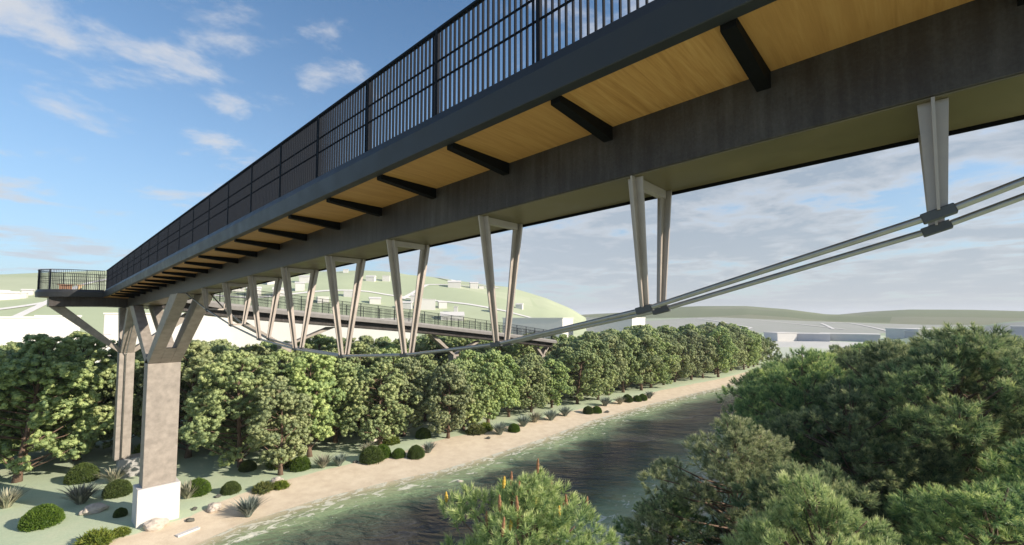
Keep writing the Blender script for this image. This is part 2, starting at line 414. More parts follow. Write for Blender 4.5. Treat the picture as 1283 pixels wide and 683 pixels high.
# hills: crest elevation angle along azimuth, risen from r0 to the crest and falling behind it
def hill_fn(tab, r0, rc, r1, p=1.0, seed=0):
    az = [t[0] for t in tab]; ce = [t[1] for t in tab]
    def fn(a, r):
        hc = np.maximum(0.0, ZC + rc * np.interp(a, az, ce)) if False else np.interp(a, az, ce)
        t = np.where(r < rc, sstep((r - r0) / (rc - r0)) ** p, 1 - 0.9 * sstep((r - rc) / (r1 - rc)))
        wob = 1 + 0.05 * np.sin(a * 0.35 + r * 0.012 + seed) * np.sin(r * 0.02 + seed)
        return hc * t * np.where(r < rc * 0.9, wob, 1.0) - 1.0
    return fn
def hill(name, label, fn, a0, a1, r0, r1, mat, na=160, nr=60):
    A = np.linspace(a0, a1, na); r = np.linspace(r0, r1, nr)
    AA, RR = np.meshgrid(A, r, indexing='ij'); Z = fn(AA, RR)
    X = RR * np.sin(np.radians(AA)); Y = RR * np.cos(np.radians(AA))
    idx = np.arange(AA.size).reshape(AA.shape)
    Q = np.stack([idx[:-1, :-1], idx[:-1, 1:], idx[1:, 1:], idx[1:, :-1]], -1).reshape(-1, 4)
    me = np_mesh(name, np.stack([X, Y, Z], -1).reshape(-1, 3), Q, mat, None, True)
    return tag(link(name, me), label, None, None, 'structure')
# azimuth (deg) -> crest height (m)
HILL1 = [(-30, 14), (-14, 34), (-0.9, 45.5), (2, 49), (6, 53), (12, 57), (20, 60), (28, 61.5), (33, 61), (37.2, 58.5), (42, 53), (47, 46.5), (52, 35), (55, 24), (57, 12.8), (60, 4), (64, 0), (70, 0)]
hill1 = hill_fn(HILL1, 175, 520, 900, 0.9, 1.0)
hill('hill', 'broad pale green hill dotted with white houses', hill1, -34, 68, 170, 900, M['hill_near'])
HILL2 = [(40, 20), (56, 22), (62, 30), (66, 43), (70, 47), (75, 46), (79, 36), (82.5, 22), (86, 20), (96, 16), (110, 14)]
hill2 = hill_fn(HILL2, 760, 1450, 2100, 1.0, 2.0)
hill('hill', 'far dark green ridge on the right of the pale hill', hill2, 38, 110, 750, 2100, M['hill_far'])
HILL3 = [(70, 8), (80, 20), (83, 21), (86, 31), (89, 36), (93, 34), (97, 28), (104, 24), (120, 15)]
hill3 = hill_fn(HILL3, 760, 1700, 2300, 1.0, 3.0)
hill('hill', 'low dark green ridge at the far right of the horizon', hill3, 68, 122, 750, 2300, M['hill_far'])
HILL4 = [(52, 0), (58, 4), (64, 12.5), (72, 14.0), (80, 9.5), (90, 5.5), (98, 6.0), (112, 4)]
hill4 = hill_fn(HILL4, 330, 680, 860, 1.0, 4.0)
hill('fields', 'pale lilac and green fields below the dark ridges', hill4, 50, 114, 325, 860, M['hill_low'])
HILL5 = [(84, 0), (88, 2.0), (92, 7.5), (95, 11.5), (98, 13.5), (106, 14), (116, 6)]
hill5 = hill_fn(HILL5, 170, 300, 420, 1.0, 5.0)
hill('knoll', 'mint green grassy knoll at the right edge', hill5, 83, 116, 168, 420, M['hill_low'], 60, 40)

def drape(name, label, pts, fn, width):
    """pale farm track laid 0.25 m above a slope; pts = (azimuth, range)"""
    P = []
    for (a, r), (a2, r2) in zip(pts[:-1], pts[1:]):
        for k in range(14): P.append((a + (a2 - a) * k / 14, r + (r2 - r) * k / 14))
    P.append(pts[-1])
    V = []
    C = [Vector((r * math.sin(R(a)), r * math.cos(R(a)), 0)) for a, r in P]
    for i, (a, r) in enumerate(P):
        t = (C[min(i + 1, len(C) - 1)] - C[max(0, i - 1)]).normalized(); nn_ = Vector((-t.y, t.x, 0)) * width / 2
        for sgn in (-1, 1):
            q = C[i] + nn_ * sgn; rr = q.length; aa = math.degrees(math.atan2(q.x, q.y))
            V.append((q.x, q.y, float(fn(aa, rr)) + 0.35))
    F = [(2 * i, 2 * i + 1, 2 * i + 3, 2 * i + 2) for i in range(len(P) - 1)]
    tag(link(name, np_mesh(name, V, F, M['track'])), label, None, None, 'structure')
drape('track', 'pale track curving below the dark ridge', [(60, 470), (64, 580), (69.5, 620), (72.5, 540), (75.5, 470), (74, 400)], hill4, 2.6)
drape('track', 'pale track along the lilac field', [(70, 650), (76, 620), (81, 530), (84, 480)], hill4, 2.6)
drape('track', 'pale hairpin track at the foot of the low ridge', [(83, 480), (82, 580), (84, 640), (86, 540), (88, 440)], hill4, 2.6)
drape('track', 'long pale track across the lower hillside', [(-4, 300), (6, 345), (18, 330), (30, 345), (42, 320), (50, 300)], hill1, 4)
drape('track', 'pale track climbing to the houses on the hill top', [(34, 330), (37, 390), (42, 410), (46, 440), (40, 470), (36, 490)], hill1, 3.5)
drape('track', 'curving pale track on the left of the hill', [(-6, 250), (0, 290), (4, 370), (9, 420)], hill1, 3.5)

# ------------------------------------------------------------------ buildings on the slopes
def house(name, label, az, r, wdt, dep, hgt, fn=None, z=None, roof='flat', rot=0.0, mat='house_white', wing=None, sink=6.0, cat='building'):
    x, y = r * math.sin(R(az)), r * math.cos(R(az))
    z0 = float(fn(az, r)) if fn else (z if z is not None else float(ground_h(np.array(x), np.array(y))))
    root = thing(name, label, cat, (x, y, z0))
    root.rotation_euler = (0, 0, R(-az + rot))
    b_ = MB(); b_.box(-wdt / 2, wdt / 2, 0, dep, -sink, hgt)
    bevel(link('wall', b_.mesh('wall', M[mat]), root), 0.05, 1)
    rf = MB()
    if roof == 'flat':
        rf.box(-wdt / 2 - 0.2, wdt / 2 + 0.2, -0.2, dep + 0.2, hgt + 0.003, hgt + 0.35)
    else:
        e = 0.4; rh = wdt * 0.18
        rf.v += [(-wdt / 2 - e, -e, hgt), (wdt / 2 + e, -e, hgt), (wdt / 2 + e, dep + e, hgt), (-wdt / 2 - e, dep + e, hgt), (-wdt / 2 - e, dep / 2, hgt + rh), (wdt / 2 + e, dep / 2, hgt + rh)]
        rf.f += [(0, 1, 5, 4), (2, 3, 4, 5), (0, 4, 3), (1, 2, 5), (3, 2, 1, 0)]
    link('roof', rf.mesh('roof', M['roof_white']), root)
    if wing:
        wx, ww, wh = wing
        q = MB(); q.box(wx, wx + ww, -dep * 0.35, dep * 0.6, -sink, wh)
        bevel(link('wing', q.mesh('wing', M[mat]), root), 0.05, 1)
    return root
TH = 47.65
def azof(px): return TH + math.degrees(math.atan((px - 641.5) / 566.1))
G_ = None
house('warehouse', 'long low white building at the left edge behind the pines', -0.2, 150, 14, 20, 12.5, z=0, wing=(-9, 7, 9.5))
house('warehouse', 'white block with a low annexe behind the pines under the lookout', 2.6, 150, 7.5, 14, 12.8, z=0, wing=(2.5, 7, 8.4))
house('warehouse', 'white flat building between the lookout strut and the piers', 10.6, 155, 27, 30, 13.5, z=0)
house('warehouse', 'longest white building behind the ramp and the cable struts', 25.6, 160, 58, 30, 12.1, z=0)
house('warehouse', 'white warehouse with a grey end behind the ramp railing', 50.2, 178, 24, 34, 12.2, z=0, rot=-12)
house('warehouse', 'low white warehouse beside the far end of the ramp', 59.7, 190, 19, 30, 12.3, z=0, rot=-14)
house('shed', 'small white shed at the right end of the far tree row', azof(985), 285, 12, 10, 4.2, z=0, rot=42)
house('hall', 'long grey hall among the pale fields', azof(1014), 290, 17, 14, 3.7, z=0, mat='house_grey')
house('hall', 'grey hall with a white roof above the right bank pines', azof(1062), 300, 26, 16, 3.6, z=0, mat='house_grey')
house('tower_block', 'narrow lilac grey block left of the white terrace', azof(1144), 322, 8, 9, 5.2, z=0, mat='house_grey')
house('terrace', 'white terrace of houses below the low ridge', azof(1186), 330, 30, 22, 6.2, z=0, rot=42)
house('tower_block', 'grey block on the knoll at the right edge', azof(1277), 230, 4.5, 6, 5, fn=hill5, mat='house_grey')
hs = [(463, 394, 7.1, 4.0, 'square white house high on the hill, left of the pair'), (483, 399, 6.0, 4.7, 'taller white house of the pair high on the hill'),
      (569, 385, 10.7, 4.7, 'wide white house on the hill crest'), (594, 396, 6.9, 4.9, 'white house at the right end of the crest'),
      (603, 407, 4.3, 2.2, 'low white outbuilding right of the crest house'), (380, 370, 6.8, 4.7, 'white house below the bridge girder between the struts'),
      (375, 343, 5.7, 5.5, 'tall white house above the ramp railing'), (535, 297, 10.7, 6.7, 'large white farmhouse in the hillside group'),
      (555, 304, 5.3, 4.2, 'small white farm building on the right of the group'), (509, 296, 6.5, 4.1, 'white barn on the left of the hillside group'),
      (571, 291, 2.5, 4.1, 'thin white tower house near the hillside group'), (567, 269, 13.6, 2.8, 'broad low white roofed barn just above the ramp'),
      (11, 343, 7.3, 3.2, 'white house on the far left slope'), (25, 344, 4.0, 2.9, 'white cottage on the left slope, nearest the lookout'),
      (432, 447, 4.3, 3.0, 'tiny white chapel on the hill top'), (352, 331, 9.8, 4.2, 'white shed behind the left part of the ramp railing'),
      (405, 307, 6.7, 3.5, 'white hut behind the ramp railing'),
      (3, 352, 5.0, 3.0, 'white house topmost at the far left edge'), (33, 352, 4.2, 2.8, 'white bungalow just left of the lookout rim'),
      (298, 352, 7.0, 5.0, 'white house behind the first struts right of the pier'), (318, 336, 8.0, 5.0, 'wide white house low behind the leftmost struts'),
      (340, 372, 6.0, 5.0, 'white cube house above the ramp behind the left struts'), (436, 322, 6.0, 4.0, 'white house over the ramp railing left of the barn'),
      (520, 322, 6.0, 4.5, 'white cottage above the hillside farmhouse'), (470, 306, 7.0, 3.5, 'long white byre behind the ramp railing'),
      (618, 300, 5.0, 3.5, 'white hut above the warehouse with a grey end'), (650, 330, 5.0, 3.2, 'white cabin alone on the right shoulder of the hill')]
for i, (pxx, r, wd, hg, lab) in enumerate(hs):
    house('house', lab, azof(pxx), r, wd, wd * 0.8, hg, fn=hill1, roof='gable' if i % 3 != 1 else 'flat', rot=(i * 37) % 30 - 15, sink=4, cat='house')

# ------------------------------------------------------------------ the footbridge
XC = 6.515                                   # bridge centre line, runs along +Y
def zb(y): return ZC + 2.915 - 0.028 * y - 4.3e-5 * y * y     # underside of the fascia
Y0, Y1 = -16.0, 45.5
bridge = thing('footbridge', 'dark steel footbridge with timber soffit slung on cables high over the river', 'bridge', (XC, 16, zb(16) - 0.775))
YS = [Y0 + (Y1 - Y0) * i / 40 for i in range(41)]
PROF = [(-0.07, 0.544), (0.03, 0.352), (0.0, 0.0), (-0.17, 0.0), (-0.17, 0.30), (-0.27, 0.30), (-0.27, 0.544)]
HWL, HWR = 2.115, 1.80  # unseen right overhang made narrower to place the deck's shade on the struts
def hw_(side): return HWL if side < 0 else HWR
for side in (-1, 1):
    mb = MB(); mb.sweep([[(XC + side * (hw_(side) + o), y, zb(y) + dz) for o, dz in PROF] for y in YS])
    bevel(mb.part('fascia', M['dark_steel'], bridge), 0.012, 2)
mb = MB(); mb.sweep([[(XC - 1.84, y, zb(y) + 0.33), (XC + 1.525, y, zb(y) + 0.33), (XC + 1.525, y, zb(y) + 0.50), (XC - 1.84, y, zb(y) + 0.50)] for y in YS])
mb.part('deck_slab', M['deck_top'], bridge)
YG = YS + [47.0]
mb = MB(); mb.sweep([[(XC - 0.625, y, zb(y) + 0.325), (XC - 0.625, y, zb(y) - 0.775), (XC + 0.625, y, zb(y) - 0.775), (XC + 0.625, y, zb(y) + 0.325)] for y in YG])
bevel(mb.part('girder', M['girder'], bridge), 0.012, 2)
mb = MB(); mb.sweep([[(XC + 0.628, y, zb(y) - 0.74), (XC + 0.628, y, zb(y) - 0.83), (XC + 0.66, y, zb(y) - 0.83), (XC + 0.66, y, zb(y) - 0.74)] for y in YG])
mb.part('girder_lip', M['black_steel'], bridge)
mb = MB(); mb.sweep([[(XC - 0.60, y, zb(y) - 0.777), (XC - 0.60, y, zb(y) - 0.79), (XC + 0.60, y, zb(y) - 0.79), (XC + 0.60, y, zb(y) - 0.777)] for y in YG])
mb.part('bounce_sheet', M['olive_bounce'], bridge)  # added thin sheet that carries the painted ground bounce under the girder
# cantilever cross beams and the timber soffit panels between them
BY = [1.31 + 2.1 * k for k in range(-8, 21)]
first = None
def beam_mesh(side):
    q = MB(); x0, x1 = side * (hw_(side) - 0.171), side * 0.626
    q.hexa([(x1, -0.075, -0.175), (x0, -0.075, -0.062), (x0, 0.075, -0.062), (x1, 0.075, -0.175),
            (x1, -0.075, 0.06), (x0, -0.075, 0.06), (x0, 0.075, 0.06), (x1, 0.075, 0.06)])
    return q.mesh('cross_beam', M['black_steel'])
def panel_mesh(side):
    q = MB(); a, b_ = side * (hw_(side) - 0.171), side * 0.627
    q.box(min(a, b_), max(a, b_), 0.079, 2.021, 0.022, 0.06)
    return q.mesh('soffit_panel', M['wood'])
for side in (-1, 1):
    bm_, pm_ = beam_mesh(side), panel_mesh(side)
    for y in BY:
        if y > Y1 - 0.3: continue
        o = link('cross_beam', bm_, bridge, Vector((XC, y, zb(y))) - bridge.location)
        if y + 2.1 < Y1 + 0.4:
            o = link('soffit_panel', pm_, bridge, Vector((XC, y, zb(y))) - bridge.location)
            o.rotation_euler = (math.atan((zb(y + 2.1) - zb(y)) / 2.1), 0, 0)
# railings: posts, balusters, rails
def rail_bar(side, dz0, dz1, hw, name, mat, off=0.0):
    mb = MB(); x = XC + side * (hw_(side) - 0.1 + off)
    mb.sweep([[(x - hw, y, zb(y) + dz0), (x + hw, y, zb(y) + dz0), (x + hw, y, zb(y) + dz1), (x - hw, y, zb(y) + dz1)] for y in YS])
    return mb.part(name, mat, bridge)
pq = MB(); pq.box(-0.036, 0.036, -0.026, 0.026, 0.40, 1.955); post_me = pq.mesh('post', M['rail_steel'])
bq = MB(); bq.box(-0.020, 0.020, -0.009, 0.009, 0.50, 1.955); bal_me = bq.mesh('baluster', M['rail_steel'])
PY = [3.618 + 2.144 * k for k in range(-9, 20)]
for side in (-1, 1):
    rail_bar(side, 1.955, 1.995, 0.035, 'handrail', M['rail_steel'])
    rail_bar(side, 1.455, 1.485, 0.008, 'mid_rail', M['rail_steel'], -0.022)
    rail_bar(side, 1.125, 1.155, 0.008, 'mid_rail', M['rail_steel'], -0.022)
    xl = side * (hw_(side) - 0.1)
    for y in PY: link('post', post_me, bridge, Vector((XC + xl, y, zb(y))) - bridge.location)
    rest = MB(); n_ind = 0
    y = Y0 + 0.1; allb = []
    while y < Y1 - 0.05:
        if min(abs(y - q) for q in PY) > 0.06: allb.append(y)
        y += 2.144 / 20
    vis = [q for q in allb if q > 1.6] if side < 0 else []
    for q in vis[:300]: link('baluster', bal_me, bridge, Vector((XC + xl, q, zb(q))) - bridge.location)
    keep = set(vis[:300])
    for q in allb:
        if q in keep: continue
        x = XC + xl; rest.box(x - 0.020, x + 0.020, q - 0.009, q + 0.009, zb(q) + 0.5, zb(q) + 1.955)
    tag(rest.part('baluster_row', M['rail_steel'], bridge), None, None, None, 'stuff')
# V struts and the two cables
VY = [-0.14 + 3.18 * k for k in range(9)]
VZ = [1.01, 0.12, -0.52, -0.91, -1.12, -1.06, -0.82, -0.32, 0.38]
VS = [0.98, 0.57, 0.30, 0.20, 0.17, 0.22, 0.34, 0.50, 0.78]
cab = {-1: [], 1: []}
for i, (y, z, sp) in enumerate(zip(VY, VZ, VS)):
    zt = zb(y) - 0.792; zbt = ZC + z + 0.03
    for s in (-1, 1):
        xt, xb = XC + s * 0.50, XC + s * sp / 2
        q = MB()
        for (hx, hy_t, hy_b) in ((0.016, 0.115, 0.068), (0.14, 0.014, 0.012)):
            hb = hx if hx < 0.03 else min(0.075, sp / 2 - 0.01)
            q.rect2((xb - hb, xb + hb, y - hy_b, y + hy_b, zbt), (xt - hx, xt + hx, y - hy_t, y + hy_t, zt))
        q.part('strut_leg', M['strut_steel'], bridge)
        cab[s].append((xb, y, ZC + z))
    q = MB(); q.box(XC - 0.435, XC + 0.435, y - 0.05, y + 0.05, zt - 0.13, zt - 0.002); q.part('strut_tie', M['strut_steel'], bridge)
    if sp > 0.45 and i > 4:
        q = MB(); q.box(XC - sp / 2 + 0.05, XC + sp / 2 - 0.05, y - 0.03, y + 0.03, zbt - 0.05, zbt + 0.03); q.part('spreader', M['strut_steel'], bridge)
for s in (-1, 1):
    p0 = (XC + s * 0.56, -3.35, zb(-3.35) - 0.80); p1 = (XC + s * 0.56, 28.6, zb(28.6) - 0.80)
    path = [p0] + cab[s] + [p1]
    q = MB(); q.tube(path, 0.036, 10); q.part('cable', M['cable_steel'], bridge, True)
    for i, c_ in enumerate(cab[s]):
        a, b_ = Vector(path[i]), Vector(path[i + 2]); t = (b_ - a).normalized(); c_ = Vector(c_)
        u = Vector((1, 0, 0)); v = t.cross(u).normalized() * 0.05; u = u * 0.05; e = t * 0.13
        q = MB(); q.hexa([c_ - e - u - v, c_ - e + u - v, c_ + e + u - v, c_ + e - u - v, c_ - e - u + v, c_ - e + u + v, c_ + e + u + v, c_ + e - u + v])
        bevel(q.part('cable_clamp', M['clamp_steel'], bridge), 0.008, 1)

# ------------------------------------------------------------------ ramp bridge with the rounded lookout (crosses the end of the footbridge)
RZ = [(0, 1.47), (4.4, 1.53), (8.6, 1.42), (12.3, 0.76), (17, 0.33), (22.8, -0.2), (32.5, -1.07), (45.5, -2.47), (52.7, -3.3), (61, -4.3)]
def rz(x): return ZC + float(interp(x, RZ))
ramp = thing('ramp_bridge', 'grey ramp bridge running off behind the struts from a rounded lookout', 'bridge', (30, 47.6, rz(30) - 0.8))
YF, YB, RAD, XE = 45.5, 49.73, 2.115, 61.0
YM = (YF + YB) / 2; XRC = 0.88 + RAD
path = []
xx = XC + HWR
while xx < XE: path.append((xx, YF)); xx += 1.6
path += [(XE, YF), (XE, YB)]
xx = XE - 1.6
while xx > XRC: path.append((xx, YB)); xx -= 1.6
for k in range(25):
    a = PI / 2 + PI * k / 24; path.append((XRC + RAD * math.cos(a), YM + RAD * math.sin(a)))
path.append((4.40, YF))
def normals(path):
    out = []
    for i, p in enumerate(path):
        ns = []
        for a, b_ in ((i - 1, i), (i, i + 1)):
            if a < 0 or b_ >= len(path): continue
            d = Vector((path[b_][0] - path[a][0], path[b_][1] - path[a][1])).normalized(); ns.append(Vector((d.y, -d.x)))
        n_ = sum(ns, Vector((0, 0))).normalized(); n_ = n_ / max(0.5, n_.dot(ns[0])); out.append(n_)
    return out
NR = normals(path)
def ring(prof, p, n_): return [(p[0] + n_.x * o, p[1] + n_.y * o, rz(p[0]) + dz) for o, dz in prof]
mb = MB(); cut = [i for i, p in enumerate(path) if p[1] > 49 and p[0] < 9][0]
mb.sweep([ring(PROF, p, n_) for p, n_ in zip(path[:cut + 1], NR[:cut + 1])]); mb.part('fascia', M['sunlit_steel'], ramp)  # ramp run gets the painted sunlit copy, the shaded lookout the dark one
mb = MB(); mb.sweep([ring(PROF, p, n_) for p, n_ in zip(path[cut:], NR[cut:])]); mb.part('fascia', M['dark_steel'], ramp)
for nm, z0, z1, o, hw in (('handrail', 1.955, 1.995, -0.1, 0.035), ('mid_rail', 1.455, 1.485, -0.08, 0.008), ('mid_rail', 1.125, 1.155, -0.08, 0.008)):
    pr_ = [(o + hw, z0), (o + hw, z1), (o - hw, z1), (o - hw, z0)]
    mb = MB(); mb.sweep([ring(pr_, p, n_) for p, n_ in zip(path, NR)]); mb.part(nm, M['rail_steel'], ramp)
bal = MB(); pos_ = MB(); acc = 0; nxt = 0.0; nb = 0; dtot = 0
for (p, q), (na_, nb_) in zip(zip(path[:-1], path[1:]), zip(NR[:-1], NR[1:])):
    d = math.hypot(q[0] - p[0], q[1] - p[1])
    while nxt < dtot + d:
        t = (nxt - dtot) / d; n_ = na_ * (1 - t) + nb_ * t
        x, y = p[0] + (q[0] - p[0]) * t - n_.x * 0.1, p[1] + (q[1] - p[1]) * t - n_.y * 0.1
        z = rz(x)
        if nb % 20 == 0:
            o = link('post', post_me, ramp, Vector((x, y, z)) - ramp.location)
            o.rotation_euler = (0, 0, math.atan2(n_.y, n_.x))
        else: bal.tube([(x, y, z + 0.5), (x, y, z + 1.955)], 0.012, 4)
        nb += 1; nxt += 0.107
    dtot += d
tag(bal.part('baluster_row', M['rail_steel'], ramp), None, None, None, 'stuff')
xs_ = [0.9 + 0.15 * k for k in range(15)] + [XRC + 0.2] + [4.4 + 1.45 * k for k in range(40)]
xs_ = [q for q in xs_ if q < XE] + [XE - 0.01]
rings = []
for x in xs_:
    hw = RAD if x > XRC else math.sqrt(max(0.02, RAD ** 2 - (XRC - x) ** 2)); hw = max(0.1, hw - 0.2)
    rings.append([(x, YM - hw, rz(x) + 0.30), (x, YM + hw, rz(x) + 0.30), (x, YM + hw, rz(x) + 0.50), (x, YM - hw, rz(x) + 0.50)])
mb = MB(); mb.sweep(rings); mb.part('deck_slab', M['deck_top'], ramp)
rings = []
for x in xs_:
    hw = RAD if x > XRC else math.sqrt(max(0.02, RAD ** 2 - (XRC - x) ** 2)); hw = max(0.05, hw - 0.22)
    rings.append([(x, YM - hw, rz(x) + 0.02), (x, YM + hw, rz(x) + 0.02), (x, YM + hw, rz(x) + 0.06), (x, YM - hw, rz(x) + 0.06)])
mb = MB(); mb.sweep(rings); mb.part('soffit', M['wood'], ramp)
gx = [1.55] + [3.0 + 1.5 * k for k in range(39)] + [60.9]
mb = MB(); mb.sweep([[(x, YM - 1.35, rz(x) + 0.015), (x, YM - 1.35, rz(x) - 0.68), (x, YM + 1.35, rz(x) - 0.68), (x, YM + 1.35, rz(x) + 0.015)] for x in gx])
bevel(mb.part('girder', M['girder'], ramp), 0.012, 1)

def slat_bench(name, label, x0, x1, y, z, mat):
    root = thing(name, label, 'bench', ((x0 + x1) / 2, y, z))
    for k in range(4):
        q = MB(); q.box(x0, x1, y - 0.24 + k * 0.125, y - 0.24 + k * 0.125 + 0.105, z + 0.40, z + 0.445); q.part('slat', M[mat], root)
    for x in (x0 + 0.12, x1 - 0.2):
        q = MB(); q.box(x, x + 0.08, y - 0.22, y + 0.22, z, z + 0.398); q.part('leg', M[mat], root)
    q = MB(); q.box(x0 + 0.21, x1 - 0.21, y - 0.2, y - 0.16, z + 0.1, z + 0.397); q.part('apron', M[mat], root)
    return root
slat_bench('bench', 'brown timber bench on the rounded lookout', 1.95, 2.88, 47.0, rz(2.4) + 0.502, 'bench_wood')
slat_bench('bench', 'pale timber seat beside the brown bench on the lookout', 2.95, 3.38, 47.0, rz(3.2) + 0.502, 'pale_wood')

# ------------------------------------------------------------------ piers
def pier_column(root, x0, x1, y0, y1, zt, pl, plh, pm='white_concrete'):
    if pl:
        q = MB(); q.box(pl[0], pl[1], pl[2], pl[3], -0.5, plh); bevel(q.part('plinth', M[pm], root), 0.03, 2)
    q = MB(); q.box(x0, x1, y0, y1, (plh + 0.002) if pl else -0.5, zt); bevel(q.part('column', M['concrete'], root), 0.025, 2)
p1 = thing('bridge_pier', 'tall concrete pier with forked arms on a white plinth at the beach', 'pier', (6.46, 36.05, 0))
CT = ZC - 2.86
pier_column(p1, 5.61, 7.30, 35.5, 36.6, CT, (5.36, 7.50, 35.3, 36.8), 2.22)
for sy in (-1, 1):
    yb0, yb1 = (35.51, 36.59)
    yt = 29.5 if sy < 0 else 42.6; yt0, yt1 = yt - 0.85, yt + 0.85
    zt = min(zb(yt0), zb(yt1)) - 0.76
    def at(t): return (yb0 + (yt0 - yb0) * t, yb1 + (yt1 - yb1) * t, CT + 0.003 + (zt - CT) * t)
    for xa, xb in ((5.62, 6.19), (6.72, 7.29)):
        q = MB(); a, b_ = at(0), at(1)
        q.rect2((xa, xb, a[0], a[1], a[2]), (xa, xb, b_[0], b_[1], b_[2])); bevel(q.part('arm', M['concrete'], p1), 0.02, 1)
    a, b_ = at(0), at(0.24)
    q = MB(); q.rect2((6.193, 6.717, a[0] + 0.004, a[1] - 0.004, a[2] + 0.004), (6.193, 6.717, b_[0] + 0.004, b_[1] - 0.004, b_[2])); q.part('yoke', M['concrete'], p1)
    q = MB(); q.box(5.7, 7.2, yt - 0.5, yt + 0.5, zt - 0.003, zt + 0.02); q.part('bearing', M['black_steel'], p1)

def ramp_pier(label, x, y, zt, arms, plinth=None, plh=2.3, pipe=False, hx=0.48, hy=0.55):
    root = thing('bridge_pier', label, 'pier', (x, y, 0))
    pier_column(root, x - hx, x + hx, y - hy, y + hy, zt, plinth, plh, 'shaded_concrete')
    for ax, ay, az_ in arms:
        q = MB(); w_ = 0.42
        if abs(ax) > abs(ay):
            s = math.copysign(1, ax)
            q.rect2((x + (0.01 if s > 0 else -hx + 0.003), x + (hx - 0.003 if s > 0 else -0.01), y - w_, y + w_, zt + 0.003), (x + ax - 0.42, x + ax + 0.42, y + ay - w_, y + ay + w_, az_))
        else:
            s = math.copysign(1, ay)
            q.rect2((x - w_, x + w_, y + (0.013 if s > 0 else -hy + 0.003), y + (hy - 0.003 if s > 0 else -0.013), zt + 0.006), (x - w_, x + w_, y + ay - 0.42, y + ay + 0.42, az_))
        bevel(q.part('arm', M['concrete'], root), 0.02, 1)
    if pipe:
        q = MB(); q.tube([(x - 0.1, y - hy - 0.09, plh + 0.1), (x - 0.1, y - hy - 0.09, zt - 0.2), (x + 0.05, 44.6, zt + 3.0), (x + 0.05, 44.6, zb(44.6) - 0.1)], 0.05, 8); q.part('drainpipe', M['cable_steel'], root, True)
    return root
def rgb(x): return rz(x) - 0.685
ramp_pier('slim concrete pier with a long raking arm under the lookout', 6.12, 47.6, ZC - 2.8,
          [(-4.1, 0, rgb(2.0) - 0.0), (4.3, 0, rgb(10.4)), (0, 3.3 - 2.0, rgb(6.1)), (0, -2.9, zb(44.7) - 0.78)], (5.9, 8.3, 46.95, 48.3), 1.45, True)
ramp_pier('concrete pier with V arms half hidden by pines under the ramp', 18.3, 47.6, ZC - 2.75, [(-4.6, 0, rgb(13.7)), (4.8, 0, rgb(23.1) - 0.1)], None, 2.3)
ramp_pier('concrete pier with V arms under the lower part of the ramp', 40.4, 47.6, ZC - 5.0, [(-3.8, 0, rgb(36.6) - 0.1), (4.6, 0, rgb(45) - 0.25)], None, 2.3)
ramp_pier('short pier post at the far end of the ramp', 59.5, 47.6, ZC - 6.2, [(-1.6, 0, rgb(57.9) - 0.15), (1.2, 0, rgb(60.7) - 0.1)], None, 2.3)

# ------------------------------------------------------------------ vegetation meshes
def unit(v): return v / (np.linalg.norm(v, axis=-1, keepdims=True) + 1e-9)
def tufts(P, D, tone, n, ln, wd, spread, r_, O=None, grad=0.22):
    """n thin blades per tuft at P along D (broad side turned to O) -> verts, tris, tone"""
    k = len(P); D = unit(D)
    d = unit(D[:, None, :] + r_.normal(0, spread, (k, n, 3)))
    o_ = r_.normal(0, 1, (k, n, 3)) if O is None else unit(O)[:, None, :] + r_.normal(0, 0.35, (k, n, 3))
    s = unit(np.cross(d, o_))
    l = ln * r_.uniform(0.7, 1.25, (k, n, 1)); wv = wd * r_.uniform(0.7, 1.2, (k, n, 1))
    b = P[:, None, :] + d * (l * r_.uniform(-0.1, 0.35, (k, n, 1)))
    a = b - s * wv * 0.5; c = b + s * wv * 0.5; t = b + d * l
    mid = np.stack([a, c, t], 2).reshape(-1, 3)
    T = np.arange(len(mid)).reshape(-1, 3)
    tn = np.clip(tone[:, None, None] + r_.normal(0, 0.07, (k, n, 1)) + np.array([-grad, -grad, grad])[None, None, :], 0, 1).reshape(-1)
    return mid, T, tn

_g = (1 + 5 ** 0.5) / 2
ICO_V = unit(np.array([(-1, _g, 0), (1, _g, 0), (-1, -_g, 0), (1, -_g, 0), (0, -1, _g), (0, 1, _g), (0, -1, -_g), (0, 1, -_g), (_g, 0, -1), (_g, 0, 1), (-_g, 0, -1), (-_g, 0, 1)], float))
ICO_T = np.array([(0, 11, 5), (0, 5, 1), (0, 1, 7), (0, 7, 10), (0, 10, 11), (1, 5, 9), (5, 11, 4), (11, 10, 2), (10, 7, 6), (7, 1, 8), (3, 9, 4), (3, 4, 2), (3, 2, 6), (3, 6, 8), (3, 8, 9), (4, 9, 5), (2, 4, 11), (6, 2, 10), (8, 6, 7), (9, 8, 1)])

